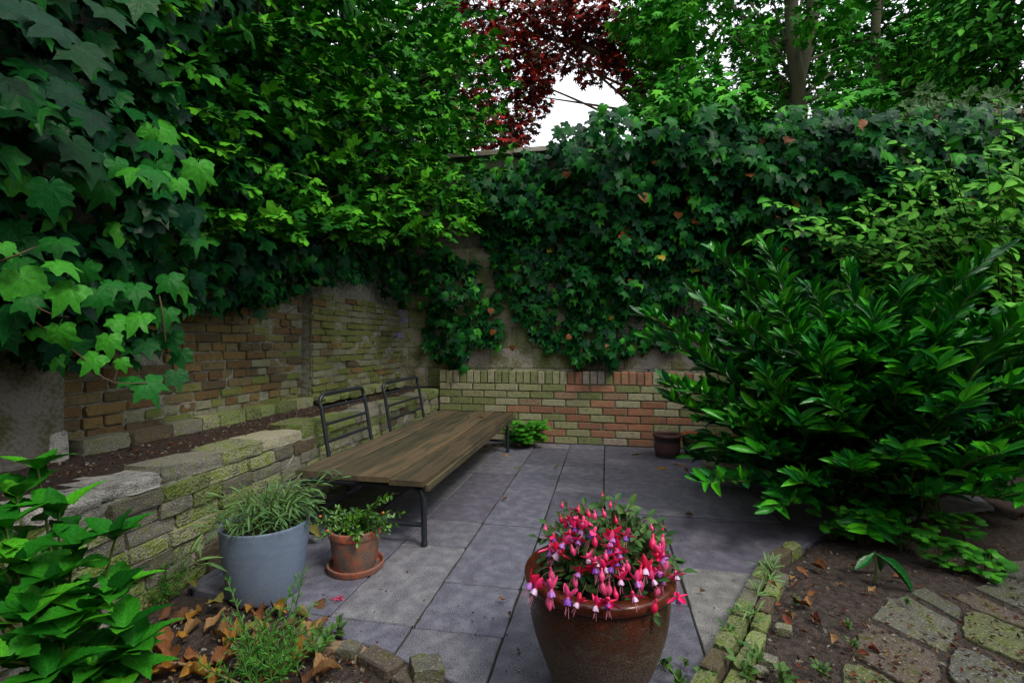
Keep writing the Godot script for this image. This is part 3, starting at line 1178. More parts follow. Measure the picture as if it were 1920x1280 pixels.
func make_pots() -> void:
	# large glazed pot
	var big := thing("glazed_pot", "large brown glazed pot with rough speckled lower half, holding fuchsia", "pot", Vector3(-0.023, 0, -1.42))
	var body := soft_profile([Vector2(0.115, 0.0), Vector2(0.122, 0.004), Vector2(0.155, 0.08), Vector2(0.187, 0.17), Vector2(0.201, 0.25), Vector2(0.200, 0.31)], 30)
	body.push_front(Vector2(0.0, 0.0))
	part(big, "body", lathe_body(body, 72, 0.0, 0.34), pot_texture(0))
	var rim := soft_profile([Vector2(0.200, 0.308), Vector2(0.213, 0.316), Vector2(0.2155, 0.330), Vector2(0.209, 0.341), Vector2(0.192, 0.343), Vector2(0.176, 0.339), Vector2(0.168, 0.325), Vector2(0.168, 0.27)], 30)
	var glaze := surf(grain(256, 77, 0.02, 0.1, 0.4, [[0.0, Color(0.05, 0.014, 0.008)], [0.5, Color(0.11, 0.024, 0.012)], [1.0, Color(0.16, 0.035, 0.016)]]), Color(1, 1, 1), 3.0, 0.22, 0.08, false)
	part(big, "rim", lathe_body(rim, 72, 0.0, 0.34), glaze)
	soil_disc(big, 0.172, 0.300)
	# blue-grey pot
	var blue := thing("blue_grey_pot", "blue grey pot splashed with soil, standing against the mossy planter", "pot", Vector3(-1.335, 0, -1.69))
	var prof := soft_profile([Vector2(0.118, 0.0), Vector2(0.126, 0.006), Vector2(0.142, 0.08), Vector2(0.157, 0.19), Vector2(0.163, 0.27), Vector2(0.164, 0.286), Vector2(0.161, 0.2885), Vector2(0.157, 0.286), Vector2(0.153, 0.24)], 40)
	prof.push_front(Vector2(0.0, 0.0))
	part(blue, "body", lathe_body(prof, 64, 0.0, 0.29), pot_texture(1))
	soil_disc(blue, 0.155, 0.26)
	# terracotta pot on its saucer
	var dish := thing("terracotta_saucer", "round orange terracotta saucer under the crusted pot", "saucer", Vector3(-1.085, 0, -1.945))
	part(dish, "bowl", Geo.new().lathe(soft_profile([Vector2(0.0, 0.012), Vector2(0.09, 0.012), Vector2(0.106, 0.014), Vector2(0.114, 0.033), Vector2(0.121, 0.034), Vector2(0.122, 0.028), Vector2(0.113, 0.002), Vector2(0.10, 0.0)], 30), 56).mesh(), M.clay_red)
	var pot := thing("terracotta_pot", "terracotta pot with grey crust peeling off its orange clay", "pot", Vector3(-1.09, 0.0125, -1.95))
	var pp := soft_profile([Vector2(0.084, 0.0), Vector2(0.088, 0.004), Vector2(0.100, 0.07), Vector2(0.108, 0.135)], 20)
	pp.push_front(Vector2(0.0, 0.0))
	part(pot, "body", Geo.new().lathe(pp, 56).mesh(), M.clay)
	part(pot, "rim", Geo.new().lathe(soft_profile([Vector2(0.108, 0.133), Vector2(0.1125, 0.140), Vector2(0.1135, 0.165), Vector2(0.111, 0.170), Vector2(0.105, 0.170), Vector2(0.102, 0.165), Vector2(0.100, 0.12)], 24), 56).mesh(), M.clay_red)
	soil_disc(pot, 0.103, 0.15)
	# pots left under the laurel
	var dark := thing("dark_empty_pot", "empty dark ribbed pot standing by the low brick wall", "pot", Vector3(0.52, 0, -4.36))
	part(dark, "body", Geo.new().lathe([Vector2(0, 0.0), Vector2(0.095, 0.0), Vector2(0.10, 0.005), Vector2(0.112, 0.17)], 32).mesh(), plain(Color(0.03, 0.022, 0.02), 0.5))
	part(dark, "rim", Geo.new().lathe(soft_profile([Vector2(0.112, 0.168), Vector2(0.122, 0.175), Vector2(0.122, 0.192), Vector2(0.116, 0.196), Vector2(0.108, 0.192), Vector2(0.10, 0.03), Vector2(0.0, 0.03)], 30), 32).mesh(), plain(Color(0.085, 0.04, 0.035), 0.5))
	var green := thing("green_glazed_pot", "dark green glazed pot with orange clay inside, under laurel branches", "pot", Vector3(0.78, 0, -4.38))
	part(green, "body", Geo.new().lathe(soft_profile([Vector2(0.09, 0.0), Vector2(0.115, 0.05), Vector2(0.135, 0.14), Vector2(0.13, 0.18)], 16), 36).mesh(), surf(grain(256, 88, 0.03, 0.1, 0.4, [[0.0, Color(0.012, 0.02, 0.01)], [0.6, Color(0.02, 0.05, 0.015)], [0.75, Color(0.16, 0.07, 0.02)], [1.0, Color(0.05, 0.10, 0.02)]]), Color(1, 1, 1), 4.0, 0.25, 0.0, false))
	part(green, "rim", Geo.new().lathe(soft_profile([Vector2(0.13, 0.178), Vector2(0.142, 0.19), Vector2(0.14, 0.205), Vector2(0.128, 0.207), Vector2(0.118, 0.19), Vector2(0.11, 0.05), Vector2(0.0, 0.04)], 30), 36).mesh(), plain(Color(0.30, 0.10, 0.035), 0.7))
	var stone := thing("concrete_block", "square concrete block with a round hole, lying under laurel", "block", Vector3(0.93, 0, -3.82))
	var sq := CSGBox3D.new()
	sq.size = Vector3(0.42, 0.1, 0.36)
	sq.position = Vector3(0, 0.052, 0)
	sq.material = M.concrete[2]
	sq.rotation.y = -0.1
	put(sq, "block_body", stone)
	var hole := CSGCylinder3D.new()
	hole.radius = 0.105
	hole.height = 0.09
	hole.sides = 32
	hole.operation = CSGShape3D.OPERATION_SUBTRACTION
	hole.position = Vector3(0.0, 0.04, 0.02)
	hole.material = M.concrete[2]
	put(hole, "hole", sq)


# ---------------------------------------------------------------- house front and wall out of view, added to block light
func make_added_enclosure() -> void:
	var house := thing("unseen_house", "added unseen brown brick house front blocking light from behind", "house", Vector3(0, -0.02, 2.6))  # invented front out of frame, cuts the light from behind the eye
	part(house, "wall", box(Vector3(11.0, 3.6, 0.3), Vector3(0, 1.8, 0.15)).mesh(), M.old_brick[1])
	for q in [[-2.6, 1.7, 1.1, 1.3], [2.4, 1.7, 1.1, 1.3]]:
		var w := Node3D.new()
		put(w, "window", house)
		part(w, "frame", box(Vector3(q[2], q[3], 0.05), Vector3(q[0], q[1], -0.026)).mesh(), plain(Color(0.6, 0.6, 0.57), 0.5))
		part(w, "pane", box(Vector3(q[2] - 0.14, q[3] - 0.14, 0.02), Vector3(q[0], q[1], -0.062)).mesh(), plain(Color(0.02, 0.025, 0.03), 0.1))
		part(w, "sill", box(Vector3(q[2] + 0.1, 0.06, 0.12), Vector3(q[0], q[1] - q[3] * 0.5 - 0.034, -0.062)).mesh(), M.concrete[2])
	var door := part(house, "door", box(Vector3(0.9, 2.1, 0.05), Vector3(0, 1.07, -0.026)).mesh(), plain(Color(0.05, 0.09, 0.07), 0.4))
	part(door, "handle", Geo.new().tube([Vector3(0.36, 1.05, -0.055), Vector3(0.36, 1.05, -0.10), Vector3(0.26, 1.05, -0.10)], 0.009, 0.009, 8).mesh(), M.steel)
	var side := thing("unseen_side_wall", "added unseen brick wall blocking light from the path side", "wall", Vector3(4.5, -0.02, -1.2))  # invented wall out of frame, keeps side light off the courtyard
	part(side, "wall", box(Vector3(0.22, 2.1, 7.2), Vector3(0.11, 1.05, 0)).mesh(), M.old_brick[5])
	part(side, "coping", box(Vector3(0.3, 0.06, 7.2), Vector3(0.11, 2.134, 0)).mesh(), M.concrete[1])


# ---------------------------------------------------------------- kinds of leaf
func make_species() -> void:
	var palm := vein_texture(0, Color(1, 1, 0.75), Color(0.62, 0.68, 0.62), 5)
	var palm2 := vein_texture(0, Color(1, 1, 0.8), Color(0.72, 0.75, 0.7), 6, [0.0, 52.0])
	var feather := vein_texture(1, Color(1, 1, 0.8), Color(0.56, 0.6, 0.54), 8)
	var edged := vein_texture(2, Color(0.16, 0.34, 0.12), Color(0.06, 0.19, 0.05), 9)
	var ivy_half := [[0, 1.0], [10, 0.80], [20, 0.63], [28, 0.60], [38, 0.70], [48, 0.80], [57, 0.66], [70, 0.53], [82, 0.50], [96, 0.56], [110, 0.60], [128, 0.50], [148, 0.42], [166, 0.30], [180, 0.10]]
	var heart_half := [[0, 1.0], [10, 0.82], [22, 0.72], [38, 0.68], [55, 0.66], [75, 0.60], [95, 0.55], [115, 0.50], [140, 0.44], [163, 0.32], [180, 0.10]]
	var ribes_half := [[0, 1.0], [7, 0.93], [12, 0.97], [18, 0.80], [26, 0.62], [33, 0.68], [42, 0.86], [50, 0.82], [57, 0.86], [66, 0.70], [78, 0.54], [88, 0.56], [100, 0.53], [112, 0.46], [130, 0.40], [155, 0.28], [180, 0.10]]
	var maple_half := [[0, 1.0], [8, 0.72], [20, 0.42], [34, 0.66], [44, 0.88], [52, 0.62], [68, 0.40], [85, 0.52], [95, 0.56], [110, 0.34], [140, 0.24], [180, 0.08]]
	var ivy := []
	for k in 5:
		ivy.append(leaf_lobed(ivy_half, 0.02 + 0.09 * k, 0.05, [0.0, 48.0, 110.0], 0.15, 20 + k, 1.0))
	for k in 2:
		ivy.append(leaf_lobed(heart_half, 0.08 + 0.2 * k, 0.05, [0.0, 48.0], 0.10, 30 + k, 1.0))
	grow("ivy", ivy, [Color(0.004, 0.036, 0.010), Color(0.007, 0.064, 0.014), Color(0.005, 0.034, 0.016), Color(0.013, 0.105, 0.016), Color(0.040, 0.215, 0.020), Color(0.15, 0.05, 0.018), Color(0.34, 0.24, 0.03)], palm, 0.34, 0.28, 0.19, 1.5)
	var heart := [leaf_lobed(heart_half, 0.16, 0.05, [0.0, 48.0], 0.07, 33), leaf_lobed(heart_half, 0.32, 0.07, [0.0, 48.0], 0.09, 34), leaf_lobed(ivy_half, 0.2, 0.05, [0.0, 48.0, 110.0], 0.1, 35)]
	grow("ivy_heart", heart, [Color(0.012, 0.050, 0.013), Color(0.018, 0.080, 0.014), Color(0.010, 0.042, 0.020), Color(0.030, 0.115, 0.014), Color(0.060, 0.20, 0.018), Color(0.24, 0.085, 0.03), Color(0.42, 0.30, 0.035)], palm, 0.30, 0.25, 0.5, 1.35)
	var rib := []
	for k in 3:
		rib.append(leaf_lobed(ribes_half, 0.08 + 0.08 * k, 0.05, [0.0, 46.0, 100.0], 0.09, 40 + k, 1.0))
	grow("currant", rib, [Color(0.009, 0.070, 0.010), Color(0.018, 0.120, 0.012), Color(0.036, 0.190, 0.013), Color(0.075, 0.300, 0.016)], palm2, 0.5, 0.6, 0.16, 1.6)
	var map := []
	for k in 2:
		map.append(leaf_lobed(maple_half, 0.1 + 0.12 * k, 0.04, [0.0, 44.0], 0.12, 50 + k))
	grow("maple", map, [Color(0.010, 0.085, 0.006), Color(0.018, 0.130, 0.008), Color(0.035, 0.19, 0.012), Color(0.070, 0.28, 0.018)], null, 0.5, 1.0, 0.15, 1.35)
	grow("copper", map, [Color(0.060, 0.012, 0.010), Color(0.15, 0.012, 0.010), Color(0.26, 0.018, 0.010), Color(0.030, 0.016, 0.010), Color(0.03, 0.06, 0.012)], null, 0.5, 0.9, 0.2, 1.4)
	var lau := [leaf_simple([[0.0, 0.008], [0.1, 0.03], [0.35, 0.120], [0.6, 0.145], [0.85, 0.088], [1.0, 0.0]], 0.45, 0.16, 0.004, 0.0, 9), leaf_simple([[0.0, 0.008], [0.1, 0.03], [0.4, 0.135], [0.65, 0.14], [0.88, 0.075], [1.0, 0.0]], 0.9, 0.3, 0.006, 0.0, 9), leaf_simple([[0.0, 0.008], [0.12, 0.04], [0.4, 0.13], [0.65, 0.12], [0.88, 0.06], [1.0, 0.0]], 0.25, -0.10, 0.006, 0.0, 9)]
	grow("laurel", lau, [Color(0.006, 0.068, 0.018), Color(0.009, 0.110, 0.020), Color(0.016, 0.175, 0.014), Color(0.034, 0.27, 0.012), Color(0.065, 0.34, 0.012)], feather, 0.19, 0.5, 0.5, 1.7)
	var ova := [leaf_simple([[0.0, 0.02], [0.12, 0.16], [0.35, 0.27], [0.6, 0.24], [0.85, 0.11], [1.0, 0.0]], 0.18, 0.14, 0.01), leaf_simple([[0.0, 0.02], [0.15, 0.18], [0.4, 0.29], [0.65, 0.22], [0.88, 0.09], [1.0, 0.0]], 0.3, 0.25, 0.015)]
	grow("ovate", ova, [Color(0.010, 0.080, 0.007), Color(0.026, 0.150, 0.010), Color(0.065, 0.25, 0.020), Color(0.115, 0.33, 0.045)], feather, 0.5, 0.6, 0.15, 1.7)
	var tooth := [leaf_simple([[0.0, 0.02], [0.1, 0.12], [0.35, 0.25], [0.55, 0.24], [0.8, 0.13], [1.0, 0.0]], 0.2, 0.2, 0.012, 0.09, 22), leaf_simple([[0.0, 0.02], [0.1, 0.13], [0.4, 0.27], [0.6, 0.24], [0.85, 0.10], [1.0, 0.0]], 0.32, 0.32, 0.02, 0.09, 22)]
	grow("toothed", tooth, [Color(0.006, 0.072, 0.007), Color(0.012, 0.125, 0.009), Color(0.026, 0.19, 0.012), Color(0.060, 0.30, 0.015)], feather, 0.40, 0.45, 0.22, 1.6)
	var euo := [leaf_simple([[0.0, 0.03], [0.2, 0.16], [0.55, 0.27], [0.8, 0.22], [1.0, 0.03]], 0.2, 0.15, 0.01, 0.0, 6)]
	grow("euonymus", euo, [Color(0.36, 0.42, 0.32), Color(0.45, 0.50, 0.40)], edged, 0.4, 0.4, 0.2)
	var tiny := [leaf_simple([[0.0, 0.04], [0.25, 0.22], [0.6, 0.27], [0.85, 0.18], [1.0, 0.02]], 0.3, 0.15, 0.0, 0.0, 4)]
	grow("small_leaf", tiny, [Color(0.018, 0.08, 0.008), Color(0.040, 0.14, 0.010), Color(0.09, 0.24, 0.02)], null, 0.32, 0.35, 0.5)
	var lance := [leaf_simple([[0.0, 0.012], [0.25, 0.045], [0.6, 0.07], [0.85, 0.05], [1.0, 0.01]], 0.3, 0.35, 0.0, 0.0, 6), leaf_simple([[0.0, 0.012], [0.3, 0.05], [0.6, 0.075], [0.85, 0.045], [1.0, 0.01]], 0.2, 0.75, 0.01, 0.0, 7)]
	grow("lance", lance, [Color(0.06, 0.145, 0.045), Color(0.085, 0.19, 0.06), Color(0.12, 0.25, 0.07)], null, 0.55, 0.45, 0.35)
	var needle := [leaf_simple([[0.0, 0.03], [0.3, 0.055], [0.7, 0.05], [1.0, 0.0]], 0.2, 0.25, 0.0, 0.0, 3)]
	grow("needle", needle, [Color(0.022, 0.12, 0.014), Color(0.042, 0.19, 0.018), Color(0.07, 0.27, 0.025)], null, 0.5, 0.35, 0.4)
	var fu := [leaf_simple([[0.0, 0.02], [0.15, 0.16], [0.4, 0.27], [0.65, 0.21], [1.0, 0.0]], 0.25, 0.2, 0.01, 0.04, 8)]
	grow("fuchsia_leaf", fu, [Color(0.03, 0.10, 0.025), Color(0.05, 0.145, 0.035), Color(0.10, 0.22, 0.05)], feather, 0.45, 0.4, 0.4, 1.3)
	var dead := []
	for k in 3:
		dead.append(leaf_simple([[0.0, 0.02], [0.15, 0.16], [0.4, 0.30], [0.65, 0.22], [0.85, 0.14], [1.0, 0.0]], 0.5 + 0.45 * k, 0.35 * (k - 1), 0.07, 0.10, 14))
	dead.append(leaf_lobed(maple_half, 0.45, 0.1, [0.0, 44.0], 0.2, 70))
	grow("dead", dead, [Color(0.26, 0.105, 0.045), Color(0.33, 0.18, 0.085), Color(0.15, 0.07, 0.04), Color(0.42, 0.20, 0.04), Color(0.25, 0.23, 0.07), Color(0.19, 0.05, 0.035)], feather, 0.7, 0.3, 0.3, 1.3)
	var frond := []
	var fg := Geo.new()
	fg.v(Vector3(0, 0, 0), Vector2(0.5, 0))
	for k in 7:
		var y := 0.12 + k * 0.125
		var w := 0.40 * sin(PI * clampf((y + 0.12) / 1.15, 0, 1)) + 0.03
		for s in [-1.0, 1.0]:
			var a := fg.v(Vector3(0, y - 0.05, 0), Vector2(0.5, y))
			var b := fg.v(Vector3(0, y + 0.045, 0), Vector2(0.5, y))
			var c := fg.v(Vector3(s * w * 0.6, y + 0.11, -0.04), Vector2(0.5, y))
			var d := fg.v(Vector3(s * w, y + 0.07, -0.1), Vector2(0.5, y))
			var e := fg.v(Vector3(s * w * 0.62, y - 0.015, -0.04), Vector2(0.5, y))
			if s > 0:
				fg.quad(a, e, c, b)
				fg.tri(e, d, c)
			else:
				fg.quad(b, c, e, a)
				fg.tri(c, d, e)
	var tip := fg.v(Vector3(0, 1.0, -0.08), Vector2(0.5, 1))
	fg.tri(fg.v(Vector3(0.03, 0.9, 0)), tip, fg.v(Vector3(-0.03, 0.9, 0)))
	frond.append(fg.mesh())
	grow("frond", frond, [Color(0.010, 0.10, 0.008), Color(0.026, 0.18, 0.010), Color(0.06, 0.30, 0.014)], null, 0.55, 0.5, 0.35)
	var petal := Geo.new()
	grow("petal", [leaf_simple([[0.0, 0.03], [0.3, 0.11], [0.7, 0.16], [1.0, 0.02]], 0.2, 0.3, 0.0, 0.0, 4)], [Color(0.22, 0.12, 0.60), Color(0.30, 0.18, 0.70)], null, 0.5, 0.5, 0.4)


# leaves along a stem: out to both sides, tilted to `up`
func leaf_stem(path: Array, from: float, step: float, size: float, angle: float, up: Vector3, weights: Array, out: Array, open: float, twist := 0.0, jit := 0.25, taper := 0.35) -> void:
	var length := 0.0
	for k in path.size() - 1:
		length += (path[k + 1] - path[k]).length()
	var s := length * from
	var n := 0
	while s <= length:
		var rest := s
		var k := 0
		while k < path.size() - 2 and rest > (path[k + 1] - path[k]).length():
			rest -= (path[k + 1] - path[k]).length()
			k += 1
		var d: Vector3 = (path[k + 1] - path[k]).normalized()
		var at: Vector3 = path[k] + d * minf(rest, (path[k + 1] - path[k]).length())
		var side := d.cross(up).normalized() * (1.0 if n % 2 == 0 else -1.0)
		side = side.rotated(d, twist * n + rf(-jit, jit))
		var a := angle + rf(-jit, jit)
		if s + step > length:
			a *= 0.25
		var tip := d * cos(a) + side * sin(a) + up * rf(-0.1, 0.15)
		var t := s / length
		var face := up + rv() * jit - d * 0.15
		out.append([pose(at, tip, face, size * rf(0.8, 1.15) * (1.0 - taper * maxf(0.0, t - 0.5) * 2.0)), tone_of(weights), open])
		s += step * rf(0.75, 1.25)
		n += 1


# ---------------------------------------------------------------- climbers on the walls
func between(table: Array, at: float) -> float:
	for k in table.size() - 1:
		if at <= table[k][0] and at >= table[k + 1][0]:
			return lerpf(table[k][1], table[k + 1][1], (table[k][0] - at) / (table[k][0] - table[k + 1][0]))
	return table[0][1] if at > table[0][0] else table[table.size() - 1][1]


# x position (metres) of the ivy's outer leaves: how far it hangs off the wall along z, and how it tucks in at its lower lip. Positions only.
func ivy_front(z: float, y: float) -> float:
	var hang_m := between([[-0.6, 0.82], [-1.2, 0.64], [-1.8, 0.50], [-2.4, 0.37], [-3.0, 0.27], [-3.8, 0.19], [-4.8, 0.16]], z)
	var tuck := between([[1.55, 1.0], [1.2, 0.6], [0.9, 0.35]], y)
	return (XS if z > ZS else XT) + hang_m * tuck + noise.get_noise_2d(z * 90.0, y * 90.0) * 0.22


func ivy_foot(z: float) -> float:
	var pts := [[-0.2, 1.12], [-0.9, 1.05], [-1.2, 1.02], [-1.45, 0.97], [-1.75, 0.90], [-1.95, 1.16], [-2.6, 1.22], [-3.2, 1.42], [-3.9, 1.60], [-4.5, 1.45], [-4.9, 1.3]]
	return between(pts, z)


func make_left_ivy() -> void:
	var root := thing("ivy", "large dark glossy ivy hanging down the old brick wall", "ivy", Vector3(-2.2, 0.5, -2.4))
	var xs := []
	for k in 7400:
		var z := -0.25 - 4.6 * pow(rng.randf(), 1.25)
		var foot := ivy_foot(z) + noise.get_noise_1d(z * 300.0) * 0.12
		var y := foot + (3.7 - foot) * pow(rng.randf(), 1.1)
		var deep := pow(rng.randf(), 1.6)
		var front := ivy_front(z, y)
		var wall := XS if z > ZS else XT
		var x := lerpf(front, wall + 0.03, deep)
		var s := lerpf(0.062, 0.080, clampf((z + 4.2) / 3.0, 0, 1)) * rf(0.65, 1.25)
		if y < foot + 0.15:
			s *= 0.85
		var face := Vector3(0.85, 0.55, 0.25) + rv() * 0.55
		var tip := Vector3(0.45, -0.9, 0.1) + rv() * 0.6
		var tone := tone_of([2.4, 3.4, 2.2, 1.6, 0.4, 0.02, 0.0])
		xs.append([pose(Vector3(x, y, z), tip, face, s), tone, 1.0 - deep])
	# the pale shoots that hang free in front
	var shoot := [[240, 220, 210, 1.15, 1], [100, 640, 230, 1.2, 4], [280, 575, 150, 1.2, 4], [335, 700, 190, 1.22, 4], [15, 490, 110, 1.15, 4], [275, 468, 170, 1.25, 3], [400, 600, 150, 1.3, 3], [470, 725, 140, 1.3, 3], [540, 670, 120, 1.35, 3], [645, 690, 150, 1.4, 3], [560, 850, 130, 1.35, 4], [665, 830, 150, 1.38, 4], [285, 900, 150, 1.22, 4], [520, 940, 130, 1.32, 4], [455, 1030, 130, 1.3, 4], [580, 1048, 80, 1.32, 4], [700, 1150, 165, 1.36, 3], [845, 1110, 120, 1.45, 1], [615, 1130, 110, 1.36, 3], [640, 125, 150, 1.55, 4], [560, 100, 130, 1.55, 3], [745, 115, 150, 1.55, 3], [855, 185, 110, 1.55, 4], [950, 110, 170, 1.6, 4], [780, 160, 110, 1.55, 4], [810, 650, 140, 1.5, 3], [800, 810, 120, 1.5, 3], [90, 560, 120, 1.25, 3], [130, 740, 150, 1.2, 3], [560, 760, 110, 1.4, 3], [700, 960, 130, 1.5, 1], [820, 930, 120, 1.55, 1], [380, 960, 130, 1.35, 1], [60, 820, 200, 1.25, 1], [370, 1060, 90, 1.35, 2], [870, 1010, 120, 1.6, 1]]
	for q in shoot:
		var p := at_t(q[0] / 2.56, 280.0 + q[1] / 2.56 - 12.0, q[3])
		xs.append([pose(p, Vector3(0.35, -0.75, 0.1) + rv() * 0.45, Vector3(0.45, 0.75, 0.5) + rv() * 0.25, q[2] / 2.56 * q[3] / F * 0.72), q[4], 3.0])
	# big leaves at the very top left, close to the eye
	for q in [[40, 30, 150, 1.05, 2], [110, 70, 130, 1.08, 2], [150, 110, 130, 1.1, 0], [260, 10, 110, 1.1, 1], [170, 230, 110, 1.3, 2], [125, 180, 90, 1.35, 2], [290, 340, 90, 1.5, 3], [10, 170, 120, 1.1, 0], [200, 40, 110, 1.2, 0]]:
		xs.append([pose(at_t(q[0], q[1] - 20, q[3]), Vector3(0.35, -0.8, 0.2) + rv() * 0.4, Vector3(0.7, 0.6, 0.35) + rv() * 0.25, q[2] * q[3] / F * 0.52), q[4], 3.0])
	foliage(root, "ivy", xs, 290)
	var stems := [[[0, 515, 1.2], [53, 565, 1.2], [100, 590, 1.22], [130, 594, 1.24]], [[60, 600, 1.3], [130, 652, 1.28], [157, 673, 1.29], [180, 697, 1.3], [213, 717, 1.32], [277, 718, 1.36]], [[295, 540, 1.5], [303, 580, 1.48], [310, 640, 1.5]], [[0, 490, 1.15], [30, 478, 1.15], [68, 462, 1.2]], [[213, 714, 1.32], [222, 690, 1.32]], [[490, 596, 2.5], [530, 590, 2.45], [556, 576, 2.4]]]
	for st in stems:
		var path := []
		for q in st:
			path.append(at_t(q[0], q[1], q[2]) - root.position)
		part(root, "shoot", Geo.new().tube(smooth_path(path, 14), 0.0026, 0.0015, 6).mesh(), M.twig)
	for k in 14:
		var z := -0.9 - k * 0.27
		var x := (XS if z > ZS else XT) + 0.02
		var path := []
		for s in 7:
			path.append(Vector3(x + rf(0, 0.05), ivy_foot(z) + 0.12 + s * 0.4, z + rf(-0.15, 0.15)) - root.position)
		part(root, "stem", Geo.new().tube(smooth_path(path, 14), 0.005, 0.009, 6).mesh(), M.bark)


func make_back_ivy() -> void:
	var root := thing("ivy", "ivy climbing over the concrete block wall behind the brick wall", "ivy", Vector3(0.3, 0.7, ZC))
	var main := PackedVector2Array([Vector2(860, 330), Vector2(1000, 300), Vector2(1040, 255), Vector2(1090, 218), Vector2(1150, 208), Vector2(1195, 238), Vector2(1250, 240), Vector2(1320, 212), Vector2(1400, 222), Vector2(1480, 200), Vector2(1560, 215), Vector2(1800, 205), Vector2(2000, 220), Vector2(2000, 640), Vector2(1300, 640), Vector2(1240, 655), Vector2(1205, 655), Vector2(1150, 688), Vector2(1085, 676), Vector2(1030, 655), Vector2(995, 635), Vector2(960, 590), Vector2(938, 540), Vector2(928, 500), Vector2(910, 460), Vector2(880, 420)])
	var side := PackedVector2Array([Vector2(770, 450), Vector2(850, 470), Vector2(905, 500), Vector2(880, 540), Vector2(935, 545), Vector2(940, 640), Vector2(905, 655), Vector2(880, 650), Vector2(872, 685), Vector2(822, 685), Vector2(790, 640), Vector2(805, 590), Vector2(770, 540)])
	var xs := []
	var tries := 0
	var n := 0
	while n < 7600 and tries < 90000:
		tries += 1
		var u := rf(770, 2000)
		var v := rf(195, 690)
		var q := Vector2(u, v)
		q.y += (noise.get_noise_1d(u * 1.3) * 55.0 + noise.get_noise_1d(u * 9.0) * 20.0) * clampf((420.0 - v) / 160.0, 0.3, 1.0)
		if not (Geometry2D.is_point_in_polygon(q, main) or Geometry2D.is_point_in_polygon(q, side)):
			continue
		var on := on_z(u, v, ZC)
		var gap := noise.get_noise_2d(on.x * 110.0 + 50.0, on.y * 80.0) + 0.08
		var thin := clampf((v - 600.0) / 200.0, 0, 0.4)
		if u > 1170 and u < 1330 and v > 520:
			thin += 0.3
		if Geometry2D.is_point_in_polygon(q, side):
			thin = 0.1
		if gap * 0.9 + 0.36 < thin * 0.8:
			continue
		n += 1
		var up := clampf((on.y - 1.2) / 1.6, 0, 1)
		var thick := 0.10 + 0.42 * up * clampf((on.x + 1.2) / 1.6, 0.2, 1) + noise.get_noise_2d(on.x * 75.0, on.y * 75.0) * 0.34
		if absf(u - 1110) < 70 and v < 330:
			thick += 0.15
		var deep := pow(rng.randf(), 1.4)
		var at := Vector3(on.x, on.y, ZC + 0.02 + maxf(thick, 0.05) * (1.0 - deep))
		# keep its height over the wall as it comes forward
		var back := (at.z - ZC) / -ZC
		at.x = lerpf(at.x, 0.0, back)
		at.y = lerpf(at.y, 1.0, back)
		var s := rf(0.05, 0.098) * lerpf(0.88, 1.12, up)
		var face := Vector3(0.15, 0.65, 0.9) + rv() * 0.6
		var tip := Vector3(0.0, -0.9, 0.45) + rv() * 0.65
		var tone := tone_of([1.6, 3.2, 1.5, 2.6, 0.8, 0.05, 0.02])
		xs.append([pose(at, tip, face, s), tone, 1.0 - deep])
	for q in [[1580, 288, 0.08, 6], [1272, 400, 0.07, 5], [1175, 425, 0.07, 5], [1345, 320, 0.08, 6], [920, 580, 0.055, 5], [925, 620, 0.06, 5], [1068, 630, 0.05, 5], [1140, 648, 0.05, 5], [1500, 370, 0.08, 3], [960, 650, 0.05, 5], [1620, 243, 0.08, 6], [1240, 480, 0.06, 6]]:
		var p := on_z(q[0], q[1], ZC + 0.32)
		xs.append([pose(p, Vector3(0, -0.8, 0.3) + rv() * 0.5, Vector3(0, 0.3, 1) + rv() * 0.3, q[2]), q[3], 2.5])
	foliage(root, "ivy", xs, 290)
	for k in 22:
		var u := rf(860, 1340)
		var a := on_z(u, rf(560, 670), ZC + 0.02)
		var path := []
		for s in 6:
			path.append(a + Vector3(rf(-0.09, 0.09), s * 0.22, rf(0.0, 0.02)) - root.position)
		part(root, "stem", Geo.new().tube(smooth_path(path, 12), 0.008, 0.004, 5).mesh(), M.twig if k % 2 else M.bark)


